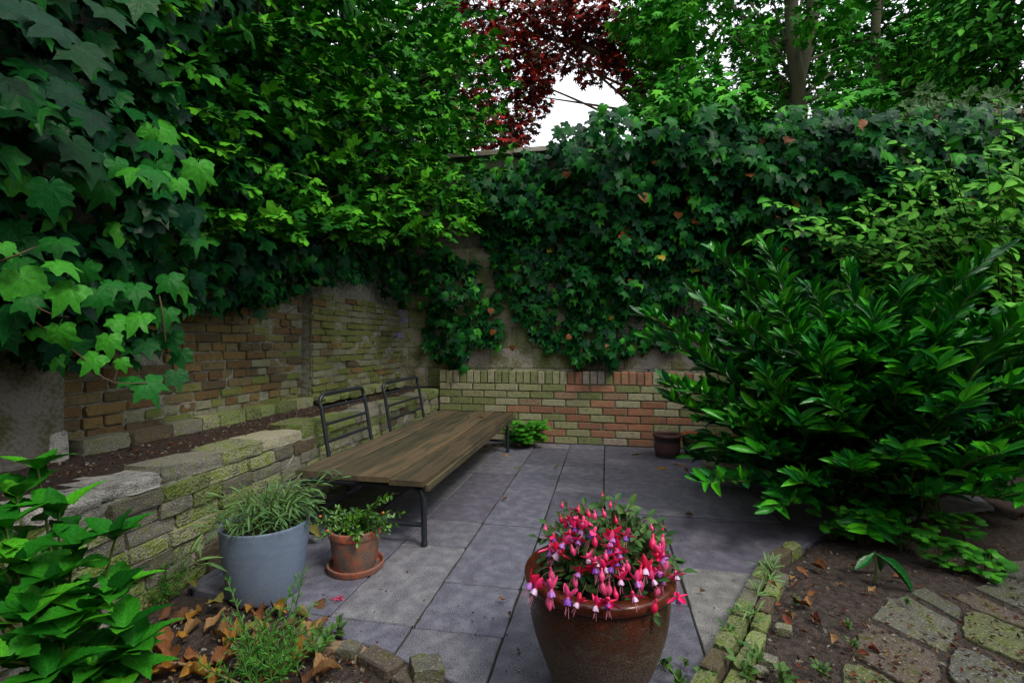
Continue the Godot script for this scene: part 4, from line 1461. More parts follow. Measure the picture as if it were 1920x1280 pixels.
func make_currant() -> void:
	var root := thing("currant_shrub", "overhanging shrub with bright green lobed leaves above the ivy", "shrub", Vector3(-2.1, 1.4, -3.2))
	var xs := []
	for k in 265:
		var z := -4.8 + 3.4 * pow(rng.randf(), 0.9)
		var f := clampf((z + 4.7) / 3.2, 0, 1)
		var low := lerpf(2.0, 1.55, clampf(f * 1.6, 0, 1)) + (0.25 if f > 0.85 else 0.0)
		var y := low + (4.1 - low) * pow(rng.randf(), 1.15)
		var wall := XS if z > ZS else XT
		var edge := lerpf(-0.80, -1.38, pow(f, 0.7)) - clampf((low + 0.5 - y) * 0.5, 0, 0.3)
		var c := Vector3(lerpf(wall + 0.3, edge, pow(rng.randf(), 0.55)), y, z)
		var a := Vector3(lerpf(wall + 0.05, c.x, rf(0.1, 0.45)), y + rf(-0.25, 0.1), z + rf(-0.3, 0.3))
		var path := curve3(a, a.lerp(c, 0.5) + Vector3(0, rf(0.08, 0.2), 0), c, 8)
		var young := 1.0 if rng.randf() < 0.42 else 0.0
		leaf_stem(path, 0.15, 0.030, rf(0.058, 0.085), 0.95, Vector3(0.25, 0.85, 0.35), [0.9 - young * 0.8, 2.4 - young * 1.4, 2.2, 0.7 + 2.0 * young], xs, 0.7 + young, 0.5, 0.4, 0.3)
		for i in path.size():
			path[i] -= root.position
		part(root, "branch", Geo.new().tube(path, 0.005, 0.0018, 5).mesh(), M.twig if k % 3 else M.stem_green)
	# sprays placed where the photograph shows pale tips
	for q in [[470, 245, 2.3, 3], [420, 300, 2.2, 2], [560, 400, 2.6, 2], [570, 450, 2.6, 2], [900, 430, 3.7, 2], [860, 330, 3.5, 3], [830, 290, 3.4, 3], [930, 90, 3.9, 3], [880, 120, 3.8, 3], [800, 60, 3.6, 3], [610, 80, 2.9, 3], [760, 20, 3.3, 3], [960, 190, 4.0, 2], [950, 240, 4.0, 2], [720, 350, 3.0, 2], [640, 300, 2.8, 2], [620, 150, 2.8, 3], [500, 60, 2.5, 2], [350, 330, 2.0, 2], [700, 220, 3.0, 2], [880, 380, 3.6, 2], [560, 190, 2.5, 3], [840, 200, 3.6, 2], [860, 60, 4.0, 3], [890, 150, 4.1, 2], [920, 180, 4.1, 3], [940, 140, 4.2, 2], [960, 120, 4.2, 3], [900, 230, 4.1, 2], [930, 260, 4.2, 2], [970, 270, 4.3, 2], [860, 260, 4.0, 2], [980, 160, 4.3, 3], [880, 90, 4.0, 3], [840, 20, 3.9, 2], [910, 300, 4.2, 2], [950, 320, 4.3, 2], [940, 60, 4.2, 2], [820, 110, 3.9, 2], [380, 120, 2.1, 2], [400, 220, 2.1, 3], [450, 160, 2.2, 2], [520, 320, 2.4, 3], [480, 360, 2.3, 2], [440, 400, 2.25, 2], [620, 370, 2.7, 3], [680, 420, 2.9, 2], [540, 120, 2.5, 3], [430, 60, 2.2, 2], [660, 60, 2.9, 3], [720, 130, 3.1, 3], [780, 160, 3.4, 3], [780, 400, 3.2, 2], [820, 420, 3.4, 2]]:
		var c := at_t(q[0], q[1], q[2])
		var a := c + Vector3(-rf(0.25, 0.4), rf(-0.15, 0.1), rf(-0.15, 0.15))
		var path := curve3(a, (a + c) * 0.5 + Vector3(0, 0.08, 0), c, 7)
		var own := 0.8 if q[2] > 3.8 else 1.0
		leaf_stem(path, 0.1, 0.026 * own, 0.080 * own, 0.9, Vector3(0.2, 0.9, 0.3), [0.2, 1, 2, 3.0 if q[3] == 3 else 1.0], xs, 2.0, 0.4, 0.35, 0.3)
		for i in path.size():
			path[i] -= root.position
		part(root, "branch", Geo.new().tube(path, 0.004, 0.0016, 5).mesh(), M.stem_green)
	foliage(root, "currant", xs, 290)


# ---------------------------------------------------------------- shrubs
func make_laurel() -> void:
	var base := Vector3(1.6, 0.0, -3.45)
	var root := thing("laurel_bush", "wide glossy laurel bush with long arching shoots beside the patio", "shrub", base)
	var tips := [[1212, 592, 2.9], [1222, 632, 2.85], [1258, 722, 2.6], [1262, 752, 2.65], [1325, 905, 2.25], [1300, 545, 3.1], [1345, 478, 3.1], [1440, 468, 2.8], [1590, 510, 2.9], [1850, 487, 2.3], [1830, 545, 2.35], [1900, 610, 2.2], [1325, 570, 2.8], [1385, 600, 2.6], [1460, 575, 2.5], [1475, 640, 2.4], [1435, 700, 2.4], [1540, 660, 2.3], [1640, 590, 2.5], [1700, 640, 2.3], [1760, 690, 2.1], [1680, 740, 2.2], [1800, 760, 2.0], [1900, 720, 1.95], [1880, 850, 1.9], [1900, 940, 1.95], [1700, 850, 2.1], [1600, 880, 2.2], [1500, 790, 2.3], [1360, 790, 2.5], [1420, 850, 2.4], [1345, 840, 2.6], [1500, 905, 2.25], [1625, 1000, 2.25], [1750, 930, 2.1], [1455, 955, 2.2], [1560, 760, 2.2], [1400, 520, 3.0], [1690, 545, 2.6], [1520, 540, 2.9]]
	var xs := []
	var paths := []
	for q in tips:
		var c := at_t(q[0], q[1], q[2])
		var a := base + Vector3(rf(-0.25, 0.25), 0.0, rf(-0.2, 0.3))
		a = a.lerp(Vector3(c.x, 0, c.z), 0.25)
		var mid := a.lerp(c, 0.5)
		mid = a.lerp(c, 0.4)
		mid.y = maxf(c.y * 0.78, 0.22)
		paths.append([curve3(a, mid, c, 14), true])
	for k in 150:
		var d := Vector3(rf(-1, 1), rf(-0.25, 1), rf(-0.7, 1)).normalized()
		var c := base + Vector3(0, 0.5, 0.1) + d * Vector3(rf(0.85, 1.12), rf(0.6, 0.85), rf(0.8, 1.08))
		var q := seen(c)
		if q.y < 500 or q.x < 1225 or c.y < 0.08 or c.z < ZB + 0.15:
			continue
		var ground := Vector2(c.x, c.z)
		if Geometry2D.is_point_in_polygon(ground, outline) and c.y < 0.2:
			continue
		var a := base + Vector3(rf(-0.3, 0.3), 0.0, rf(-0.25, 0.3))
		var mid := a.lerp(c, 0.45) + rv() * 0.08
		mid.y = maxf(c.y * 0.9, 0.18)
		paths.append([curve3(a, mid, c, 12), k % 2 == 0])
	for e in paths:
		var path: Array = e[0]
		var n := path.size()
		var length := 0.0
		for k in n - 1:
			length += (path[k + 1] - path[k]).length()
		var s := length * (0.4 if e[1] else 0.5)
		var side := 1.0
		while s < length:
			var t := s / length * (n - 1)
			var k := mini(int(t), n - 2)
			var d: Vector3 = (path[k + 1] - path[k]).normalized()
			var at: Vector3 = (path[k] as Vector3).lerp(path[k + 1], t - k)
			var f := s / length
			var lat := d.cross(Vector3.UP).normalized() * side
			var upp := (Vector3.UP - d * d.y).normalized()
			var tip := d * (0.6 + 0.3 * f) + upp * rf(-0.05, 0.7) + lat * rf(0.25, 0.75)
			var face := d * 0.4 + Vector3(-0.1, 0.75, 0.3) - lat * 0.3 + rv() * 0.45
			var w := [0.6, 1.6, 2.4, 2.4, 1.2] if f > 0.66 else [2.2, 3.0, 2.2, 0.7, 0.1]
			var size := rf(0.092, 0.138) * (0.75 + 0.5 * sin(clampf(f, 0, 1) * 2.4))
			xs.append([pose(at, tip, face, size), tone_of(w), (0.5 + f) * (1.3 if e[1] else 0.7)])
			side = -side
			s += rf(0.010, 0.0165)
		var local := []
		for k in n:
			local.append(path[k] - base)
		part(root, "branch", Geo.new().tube(local, 0.009, 0.0022, 6).mesh(), M.stem_green if e[1] else M.twig)
	for k in 350:
		var dir := rv().normalized()
		var r := pow(rng.randf(), 0.6)
		var at := base + Vector3(dir.x * 1.1, 0.62 + dir.y * 0.6, dir.z * 0.9) * Vector3(r, 1, r)
		if at.y < 0.06 or at.z < ZB + 0.1:
			continue
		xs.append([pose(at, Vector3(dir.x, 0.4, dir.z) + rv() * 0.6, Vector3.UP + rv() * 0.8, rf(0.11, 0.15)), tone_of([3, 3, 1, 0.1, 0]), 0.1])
	foliage(root, "laurel", xs, 298)


func make_right_shrub() -> void:
	var root := thing("light_green_shrub", "airy shrub with layered light green oval leaves behind laurel", "shrub", Vector3(2.75, 0, -3.9))
	var xs := []
	var ends := []
	for q in [[1475, 430, 3.3], [1500, 400, 3.4], [1560, 420, 3.2], [1540, 460, 3.3], [1620, 380, 3.2], [1650, 440, 3.0], [1700, 420, 3.0], [1740, 350, 3.0], [1780, 330, 2.9], [1800, 400, 2.9], [1850, 260, 2.9], [1870, 310, 2.8], [1900, 360, 2.7], [1860, 430, 2.7], [1800, 470, 2.8], [1720, 500, 3.0], [1900, 480, 2.6], [1850, 540, 2.7], [1890, 580, 2.6], [1760, 560, 2.9], [1900, 240, 2.9], [1600, 480, 3.2], [1680, 330, 3.2], [1640, 520, 3.2], [1910, 650, 2.6], [1830, 620, 2.8], [1880, 200, 3.2]]:
		ends.append(at_t(q[0], q[1], q[2]))
	for k in 48:
		ends.append(Vector3(rf(1.7, 3.3), rf(0.9, 2.35), rf(-4.3, -3.0)))
	for c in ends:
		var a: Vector3 = root.position + Vector3(rf(-0.15, 0.15), rf(0.3, 1.2), rf(-0.15, 0.15))
		var path := curve3(a, a.lerp(c, 0.5) + Vector3(0, 0.22, 0), c, 12)
		leaf_stem(path, 0.35, 0.034, rf(0.085, 0.115), 1.0, Vector3(0.1, 0.85, 0.55), [0.5, 1.5, 2.4, 2.2], xs, 1.0, 0.0, 0.3, 0.25)
		for i in 5:
			var f := 4 + i * 2
			var b: Vector3 = path[f]
			var twig := curve3(b, b + Vector3(rf(-0.12, 0.05), 0.05, rf(-0.05, 0.12)), b + Vector3(rf(-0.28, 0.15), rf(-0.06, 0.06), rf(-0.15, 0.22)), 5)
			leaf_stem(twig, 0.2, 0.034, 0.095, 0.95, Vector3(0.1, 0.85, 0.55), [0.5, 1.5, 2.4, 2.2], xs, 1.0, 0.0, 0.3, 0.2)
		var local := []
		for q in path:
			local.append(q - root.position)
		part(root, "branch", Geo.new().tube(local, 0.010, 0.002, 5).mesh(), M.twig)
	foliage(root, "ovate", xs, 290)


func make_euonymus() -> void:
	var root := thing("variegated_shrub", "shrub with cream edged leaf rosettes on top of the wall", "shrub", Vector3(2.9, 2.2, -4.75))
	var xs := []
	for k in 130:
		var c := at_t(rf(1700, 2000), rf(165, 330), rf(3.8, 4.4))
		if seen(c).x < 1720 and seen(c).y < 200:
			continue
		var axis := Transform3D(Basis(Quaternion(Vector3.UP, (Vector3(-0.3, 0.7, 0.8) + rv() * 0.5).normalized())), Vector3.ZERO)
		for i in 9:
			var a := i * 2.4
			var o := axis.basis * Vector3(cos(a), 0.25 + 0.3 * (i % 3), sin(a))
			xs.append([pose(c + o * 0.012, o, axis.basis.y - o * 0.2, rf(0.05, 0.072)), rng.randi() % 2, 1.0])
		var stem := [c - root.position, c - root.position + Vector3(rf(-0.05, 0.05), -0.12, -0.05), c - root.position + Vector3(rf(0, 0.2), -0.32, -0.15)]
		part(root, "branch", Geo.new().tube(smooth_path(stem, 6), 0.003, 0.006, 5).mesh(), M.twig)
	foliage(root, "euonymus", xs, 290)


func make_front_shrub() -> void:
	var root := thing("broadleaf_shrub", "leafy shrub with toothed broad green leaves in the corner bed", "shrub", Vector3(-1.28, 0, -0.92))
	var xs := []
	var tips := [[70, 880, 1.25], [30, 930, 1.2], [140, 1030, 1.1], [100, 1090, 1.05], [215, 1010, 1.12], [230, 1180, 1.08], [200, 1120, 1.1], [250, 1215, 1.08], [30, 1060, 1.05], [60, 1150, 1.0], [120, 1190, 1.0], [180, 1250, 1.05], [20, 1240, 0.95], [110, 960, 1.2], [10, 990, 1.1], [90, 1270, 0.97], [230, 1270, 1.08], [160, 1150, 1.05], [-60, 950, 1.1], [-80, 1100, 1.0]]
	for q in tips:
		var c := at_t(q[0], q[1], q[2])
		var a: Vector3 = root.position + Vector3(rf(-0.06, 0.06), 0.02, rf(-0.06, 0.06))
		var path := curve3(a, a.lerp(c, 0.45) + Vector3(0, 0.1, 0), c, 9)
		leaf_stem(path, 0.45, 0.045, rf(0.085, 0.105), 1.0, Vector3(0.25, 0.9, 0.2), [1.5, 2.5, 2, 0.5], xs, 1.0, 1.57, 0.3, 0.1)
		var d: Vector3 = (path[9] - path[8]).normalized()
		for i in 4:
			var o := Vector3(cos(i * 1.7 + q[0]), 0.5, sin(i * 1.7 + q[0]))
			xs.append([pose(c, o + d * 0.3, Vector3.UP + rv() * 0.2, rf(0.085, 0.115)), tone_of([0.2, 1.2, 2.4, 1.5]), 2.0])
		var local := []
		for p in path:
			local.append(p - root.position)
		part(root, "stem", Geo.new().tube(local, 0.006, 0.0025, 6).mesh(), M.stem_green)
	foliage(root, "toothed", xs, 290)


# ---------------------------------------------------------------- small plants
func needles(root: Node3D, stems: Array, step: float, size: float, weights: Array, stem_mat: Material) -> void:
	var xs := []
	for path in stems:
		leaf_stem(path, 0.08, step, size, 0.75, Vector3(0.2, 0.7, 0.6), weights, xs, 1.0, 2.4, 0.3, 0.3)
		var local := []
		for p in path:
			local.append(p - root.position)
		part(root, "stem", Geo.new().tube(local, 0.0026, 0.0012, 5).mesh(), stem_mat)
	foliage(root, "needle", xs, 0)


func make_herbs() -> void:
	# rosemary in front of the blue pot
	var at := on_y(500, 1262, 0.0)
	var root := thing("rosemary", "upright bright green rosemary with needle leaves among dead leaves", "herb", at)
	var st := []
	for q in [[425, 1085, 1.50], [440, 1150, 1.47], [560, 1075, 1.5], [570, 1070, 1.52], [480, 1160, 1.45], [520, 1130, 1.47], [540, 1170, 1.42], [455, 1190, 1.42], [600, 1175, 1.45], [620, 1200, 1.47], [590, 1130, 1.5], [500, 1200, 1.4], [430, 1220, 1.4], [470, 1240, 1.36], [540, 1230, 1.37], [580, 1220, 1.4], [415, 1150, 1.5], [550, 1110, 1.5], [500, 1150, 1.47]]:
		var c := at_t(q[0], q[1], q[2])
		var a := at + Vector3(rf(-0.06, 0.06), -0.01, rf(-0.05, 0.05))
		st.append(curve3(a, a.lerp(c, 0.5) + Vector3(0, 0.03, 0) + rv() * 0.02, c, 10))
	for k in 26:
		var a := at + Vector3(rf(-0.09, 0.09), -0.01, rf(-0.06, 0.06))
		var c := a + Vector3(rf(-0.10, 0.10), rf(0.06, 0.15), rf(-0.06, 0.09))
		st.append(curve3(a, a.lerp(c, 0.5) + rv() * 0.02, c, 8))
	needles(root, st, 0.0045, 0.026, [0.8, 2, 2], M.stem_green)
	# lavender at the foot of the planter
	at = on_y(285, 1120, 0.0)
	root = thing("lavender", "fine soft green lavender tuft at the foot of planter wall", "herb", at)
	st = []
	for k in 64:
		var a := at + Vector3(rf(-0.07, 0.07), -0.01, rf(-0.06, 0.06))
		var c := a + Vector3(rf(-0.13, 0.12), rf(0.06, 0.19), rf(-0.10, 0.10))
		st.append(curve3(a, a.lerp(c, 0.5) + rv() * 0.02, c, 8))
	needles(root, st, 0.006, 0.022, [2, 1.5, 0.6], M.stem_green)
	# narrow-leaved plant in the blue pot
	var pot := Vector3(-1.335, 0.255, -1.69)
	root = thing("narrow_leaf_plant", "loose plant with long narrow grey green leaves in blue pot", "plant", pot)
	var xs := []
	for k in 64:
		var ang := rf(0, TAU)
		var a := pot + Vector3(cos(ang), 0, sin(ang)) * rf(0.0, 0.12)
		var c := a + Vector3(cos(ang) * rf(0.02, 0.14), rf(0.03, 0.15), sin(ang) * rf(0.02, 0.12))
		var path := curve3(a, a.lerp(c, 0.5) + Vector3(0, 0.05, 0), c, 7)
		leaf_stem(path, 0.2, 0.013, rf(0.038, 0.065), 0.8, Vector3(0, 0.8, 0.3), [1.5, 2, 1.2], xs, 1.0, 2.4, 0.45, 0.2)
		stem_part(root, path, 0.0022)
	for q in [[620, 880, 1.95], [605, 905, 1.92], [560, 900, 1.95], [640, 895, 1.95], [530, 900, 1.95], [600, 950, 1.86], [385, 960, 1.75], [400, 930, 1.8], [440, 920, 1.85], [590, 930, 1.88], [500, 915, 1.9]]:
		var c := at_t(q[0], q[1], q[2])
		var path := curve3(pot + rv() * 0.04 * Vector3(1, 0, 1), pot.lerp(c, 0.5) + Vector3(0, 0.06, 0), c, 8)
		leaf_stem(path, 0.3, 0.016, 0.058, 0.7, Vector3(0, 0.8, 0.3), [1, 2, 1.5], xs, 1.4, 2.4, 0.4, 0.2)
		stem_part(root, path, 0.0025)
	var hang := []
	for q in [[440, 985, 1.75], [395, 990, 1.72], [362, 1020, 1.7], [355, 1045, 1.7], [372, 1058, 1.7], [395, 1055, 1.7]]:
		hang.append(at_t(q[0], q[1], q[2]))
	hang = smooth_path(hang, 14)
	leaf_stem(hang, 0.2, 0.024, 0.062, 0.9, Vector3(0, 0.8, 0.4), [1, 2, 2], xs, 1.4, 1.9, 0.4, 0.0)
	stem_part(root, hang, 0.0022)
	foliage(root, "lance", xs, 290)
	# cotoneaster in the terracotta pot
	var clay := Vector3(-1.09, 0.165, -1.95)
	root = thing("cotoneaster", "low small leaved evergreen spreading over the terracotta pot rim", "plant", clay)
	xs = []
	for k in 60:
		var ang := rf(0, TAU)
		var reach := rf(0.05, 0.165)
		var a := clay + Vector3(cos(ang), 0, sin(ang)) * rf(0.0, 0.06)
		var c := clay + Vector3(cos(ang) * reach * 1.1, rf(0.02, 0.10) - reach * 0.15, sin(ang) * reach)
		var path := curve3(a, a.lerp(c, 0.5) + Vector3(0, 0.045, 0), c, 7)
		leaf_stem(path, 0.15, 0.0075, rf(0.020, 0.028), 0.95, Vector3(0, 0.9, 0.3), [1, 2.2, 1.4], xs, 1.0, 1.2, 0.5, 0.2)
		stem_part(root, path, 0.0016, M.twig)
	for q in [[742, 925, 1.98], [755, 962, 1.98], [715, 938, 2.0], [745, 985, 2.0]]:
		var c := at_t(q[0], q[1], q[2])
		var path := curve3(clay, clay.lerp(c, 0.55) + Vector3(0, 0.05, 0), c, 8)
		leaf_stem(path, 0.35, 0.010, 0.024, 0.95, Vector3(0, 0.9, 0.3), [1, 2, 1.5], xs, 1.3, 1.2, 0.5, 0.0)
		stem_part(root, path, 0.0016, M.twig)
	foliage(root, "small_leaf", xs, 280)
	var berry := SphereMesh.new()
	berry.radius = 0.0055
	berry.height = 0.011
	berry.radial_segments = 10
	berry.rings = 6
	for q in [[718, 961, 1.93], [614, 995, 1.9], [600, 968, 1.94]]:
		part(root, "berry", berry, plain(Color(0.6, 0.16, 0.02), 0.4), Transform3D(Basis.IDENTITY, at_t(q[0], q[1], q[2]) - clay))
	# ferny plants
	fern("ferny_plant", "bright green ferny plant at the foot of low brick wall", on_y(985, 838, 0.0), 110, 0.25, [0.2, 1, 3], 0.085)
	for q in [[1620, 1000, 0.16], [1690, 1010, 0.14], [1760, 1040, 0.13], [1800, 1000, 0.14], [1560, 990, 0.12], [1850, 1060, 0.09]]:
		fern("ferny_plant", "ferny leaved plant creeping out under the laurel bush", on_y(q[0], q[1] + 20, 0.0), 22, q[2] * 1.1, [0.8, 2, 1.8], 0.055, "ferny plants under the laurel")
	# hosta-like leaves on the soil
	var hp := on_y(1640, 1085, 0.0)
	root = thing("drooping_seedling", "drooping plant with a few long broad leaves on bare soil", "plant", hp)
	xs = []
	for q in [[0.7, 0.05, 0.17], [2.6, 0.1, 0.13], [4.4, -0.1, 0.12], [5.4, 0.1, 0.16]]:
		var d := Vector3(cos(q[0]), -0.55, sin(q[0]))
		xs.append([pose(hp + Vector3(0, 0.11, 0), d, Vector3(0, 1, 0.2), q[2]), 1, 1.0])
	stem_part(root, curve3(hp - Vector3(0, 0.02, 0), hp + Vector3(0.015, 0.06, 0), hp + Vector3(0, 0.115, 0), 6), 0.006)
	foliage(root, "laurel", xs, 10)
	# weeds
	for q in [[1420, 1110, 0.055, 0], [1410, 1160, 0.06, 0], [1440, 1085, 0.07, 0], [1375, 1150, 0.03, 1], [1380, 1200, 0.03, 1], [1365, 1185, 0.035, 1], [1245, 1240, 0.03, 1], [1285, 1236, 0.02, 1], [1320, 1262, 0.03, 1], [1400, 1260, 0.05, 1], [1420, 1230, 0.04, 1], [1460, 1270, 0.04, 1], [1540, 1255, 0.03, 1], [1590, 1165, 0.02, 1], [1490, 1120, 0.025, 1], [1600, 1200, 0.02, 1], [1270, 1275, 0.04, 1], [610, 1200, 0.05, 1], [630, 1180, 0.04, 1], [590, 1225, 0.05, 1], [1445, 1060, 0.06, 0], [1480, 1265, 0.03, 1], [1700, 1120, 0.02, 1]]:
		var p := on_y(q[0], q[1] + 14, 0.005)
		var wd := thing("weed", "narrow leaved weed growing between the edging bricks" if q[3] == 0 else "tiny bright green weed seedling", "weed", p, "narrow leaved weeds in the edging" if q[3] == 0 else "tiny weed seedlings")
		var wx := []
		for k in 5:
			var c: Vector3 = p + Vector3(rf(-0.6, 0.6), rf(0.6, 1.3), rf(-0.5, 0.5)) * q[2]
			var path := curve3(p, p.lerp(c, 0.5) + Vector3(0, 0.3, 0) * q[2], c, 5)
			leaf_stem(path, 0.3, q[2] * 0.28, q[2] * 0.75, 0.9, Vector3(0, 0.9, 0.3), [0, 0.6, 3], wx, 1.0, 1.57, 0.3, 0.1)
			stem_part(wd, path, 0.0012)
		foliage(wd, "lance" if q[3] == 0 else "fuchsia_leaf", wx, 0)
	# a little bellflower by the corner
	var bp := on_x(748, 690, XT + 0.06)
	var bell := thing("bellflower", "thin bellflower stems with violet flowers against the mossy wall", "flower", bp)
	for q in [[752, 585], [757, 600], [750, 630], [745, 625], [760, 598]]:
		var c := on_x(q[0], q[1], XT + 0.14)
		stem_part(bell, curve3(bp, bp.lerp(c, 0.5) + Vector3(0.05, 0.02, 0), c, 8), 0.0016)
		var fx := []
		for k in 6:
			for i in 3:
				var ang := k * TAU / 6 + i
				fx.append([pose(c + rv() * 0.025, Vector3(cos(ang), rf(-0.3, 0.4), sin(ang)), Vector3(0.5, 0.8, 0.3), 0.024), rng.randi() % 2, 1.0])
		foliage(bell, "petal", fx, 0, "petal", "flower_cluster")


func stem_part(root: Node3D, path: Array, r: float, m: Material = null) -> void:
	var local := []
	for p in path:
		local.append(p - root.position)
	part(root, "stem", Geo.new().tube(local, r, r * 0.5, 5).mesh(), m if m else M.stem_green)


func fern(called: String, label: String, at: Vector3, n: int, high: float, weights: Array, size: float, group := "") -> void:
	var root := thing(called, label, "plant", at, group)
	var xs := []
	for k in n:
		var ang := rf(0, TAU)
		var c := at + Vector3(cos(ang) * rf(0.02, 0.75), rf(0.25, 1.0), sin(ang) * rf(0.02, 0.6)) * high
		var path := curve3(at + Vector3(cos(ang), 0, sin(ang)) * 0.02, at.lerp(c, 0.5) + Vector3(0, 0.3 * high, 0), c, 5)
		for i in 3:
			var d := Vector3(cos(ang + (i - 1) * 1.0), rf(-0.3, 0.3), sin(ang + (i - 1) * 1.0))
			xs.append([pose(c, d, Vector3(0, 1, 0.35) + rv() * 0.3, size * rf(0.7, 1.1) * (1.1 if i == 1 else 0.85)), tone_of(weights), 1.0])
		if k % 2 == 0:
			stem_part(root, path, 0.0015)
	foliage(root, "frond", xs, 0)


func make_fuchsia() -> void:
	var c := Vector3(-0.013, 0.30, -1.42)
	var root := thing("fuchsia", "fuchsia in full bloom with hanging crimson and violet flowers", "plant", c)
	# meshes, hanging along -y from the stalk
	var tube := Geo.new().lathe(soft_profile([Vector2(0.0, 0.0), Vector2(0.004, -0.003), Vector2(0.0048, -0.010), Vector2(0.0042, -0.016), Vector2(0.005, -0.020)], 10), 10)
	var sep := leaf_simple([[0.0, 0.14], [0.3, 0.29], [0.6, 0.26], [0.85, 0.13], [1.0, 0.0]], 0.5, -0.4, 0.0, 0.0, 6)
	var arr := sep.surface_get_arrays(0)
	var gg := Geo.new()
	gg.p = arr[Mesh.ARRAY_VERTEX]
	gg.uv = arr[Mesh.ARRAY_TEX_UV]
	var ii: PackedInt32Array = arr[Mesh.ARRAY_INDEX]
	for i in range(0, ii.size(), 3):
		gg.tri(ii[i], ii[i + 2], ii[i + 1])
	var sms := []
	for n in 3:
		var sepals := Geo.new().add(tube, Transform3D.IDENTITY)
		for k in 4:
			var ang := k * TAU / 4 + rf(-0.3, 0.3)
			var o := Vector3(cos(ang), 0, sin(ang))
			sepals.add(gg, pose(Vector3(0, -0.017, 0) + o * 0.004, o * 0.92 + Vector3(0, [rf(-0.9, -0.2), rf(-0.3, 0.4), rf(0.2, 0.9)][n], 0), Vector3(0, 1, 0), rf(0.028, 0.036)))
		sms.append(sepals.mesh())
	var bell := Geo.new()
	for k in 4:
		var ang := k * TAU / 4
		var f := bell.p.size()
		for r in 6:
			for s in 6:
				var t := r / 5.0
				var a := ang + (s / 5.0 - 0.5) * 2.1
				var rad := 0.0035 + 0.006 * sin(minf(t * 1.9, 1.7)) + 0.0015 * sin(s * 2.3 + k) * t
				bell.v(Vector3(cos(a) * rad, -0.018 - t * 0.015 - 0.003 * t * cos((s / 5.0 - 0.5) * PI), sin(a) * rad))
		for r in 5:
			for s in 5:
				bell.quad(f + r * 6 + s, f + r * 6 + s + 1, f + r * 6 + s + 7, f + r * 6 + s + 6)
	var threads := Geo.new()
	for k in 3:
		var a := k * 2.1
		var o := Vector3(cos(a), 0, sin(a)) * 0.004
		threads.tube([Vector3(0, -0.02, 0) + o * 0.3, Vector3(0, -0.045, 0) + o, Vector3(0, -0.055 - 0.004 * k, 0) + o * 1.6], 0.0006, 0.0005, 4)
	var bud := Geo.new().lathe(soft_profile([Vector2(0.0, 0.0), Vector2(0.0032, -0.002), Vector2(0.0036, -0.010), Vector2(0.0075, -0.018), Vector2(0.0088, -0.026), Vector2(0.0055, -0.035), Vector2(0.0, -0.041)], 16), 14).mesh()
	var bm := bell.mesh()
	var tm := threads.mesh()
	var red := []
	for q in [Color(0.80, 0.018, 0.14), Color(0.84, 0.07, 0.26), Color(0.70, 0.010, 0.07)]:
		var m := plain(q, 0.38)
		m.backlight = Color(0.35, 0.2, 0.2)
		m.cull_mode = BaseMaterial3D.CULL_DISABLED
		red.append(m)
	var violet := []
	for q in [Color(0.24, 0.06, 0.50), Color(0.45, 0.17, 0.60), Color(0.74, 0.52, 0.76)]:
		var m := plain(q, 0.5)
		m.backlight = Color(0.4, 0.3, 0.4)
		m.cull_mode = BaseMaterial3D.CULL_DISABLED
		violet.append(m)
	var pale := plain(Color(0.70, 0.22, 0.34), 0.5)
	var mid := c + Vector3(0.012, 0.045, 0)
	var rad := Vector3(0.215, 0.19, 0.19)
	var hit := func(u: float, v: float) -> Vector3:
		var d := ray(u, v)
		var o := (EYE - mid) / rad
		var dd := d / rad
		var b := o.dot(dd)
		var q := b * b - dd.dot(dd) * (o.dot(o) - 1.0)
		var t := (-b - sqrt(maxf(q, 0.0))) / dd.dot(dd)
		return EYE + d * t
	var over_rim := func(p: Vector3, hang: float) -> Vector3:
		var o := Vector2(p.x + 0.023, p.z + 1.42)
		if p.y - hang < 0.345 and o.length() < 0.232 and o.length() > 0.13:
			o = o.normalized() * 0.232
		return Vector3(o.x - 0.023, maxf(p.y, 0.38) if o.length() < 0.2 else p.y, o.y - 1.42)
	var stalk := Geo.new()
	var blooms := []
	for k in 12:
		var a := rf(0, TAU)
		var r := sqrt(rng.randf())
		blooms.append([640.0 + cos(a) * r * 370.0, 470.0 + sin(a) * r * 270.0])
	for q in blooms + [[520, 315], [500, 385], [350, 450], [540, 500], [600, 335], [720, 470], [320, 650], [470, 680], [525, 725], [785, 690], [915, 555], [940, 635], [1100, 610], [1100, 740], [700, 355], [790, 365], [460, 300], [430, 350], [330, 370], [310, 440], [750, 440], [500, 590], [655, 720], [605, 735], [980, 500], [300, 620], [385, 640], [480, 215], [520, 265], [640, 560], [965, 590], [1020, 625], [690, 395], [850, 640]]:
		var p: Vector3 = hit.call(q[0] / 3.368 + 940.0, q[1] / 3.368 + 893.0) + Vector3(0, 0.008, 0)
		p = over_rim.call(p, 0.05)
		var f := Node3D.new()
		put(f, "flower", root)
		var out := (p - mid).normalized()
		var lean := Vector3(-out.x * 0.5 + rf(-0.6, 0.6), 1.0, -0.45 + rf(-0.5, 0.3)).normalized()
		var bas := Basis(Quaternion(Vector3.UP, lean)) * Basis(Vector3.UP, rf(0, TAU))
		f.transform = Transform3D(bas.scaled(Vector3.ONE * rf(0.7, 1.0)), p - c)
		part(f, "sepals", sms[rng.randi() % 3], red[rng.randi() % 3])
		part(f, "corolla", bm, violet[rng.randi() % 3])
		part(f, "stamens", tm, pale)
		stalk.tube(curve3(p - c, p - c + lean * 0.03, p - c - out * 0.05 + Vector3(0, 0.02, 0), 5), 0.0007, 0.001, 4)
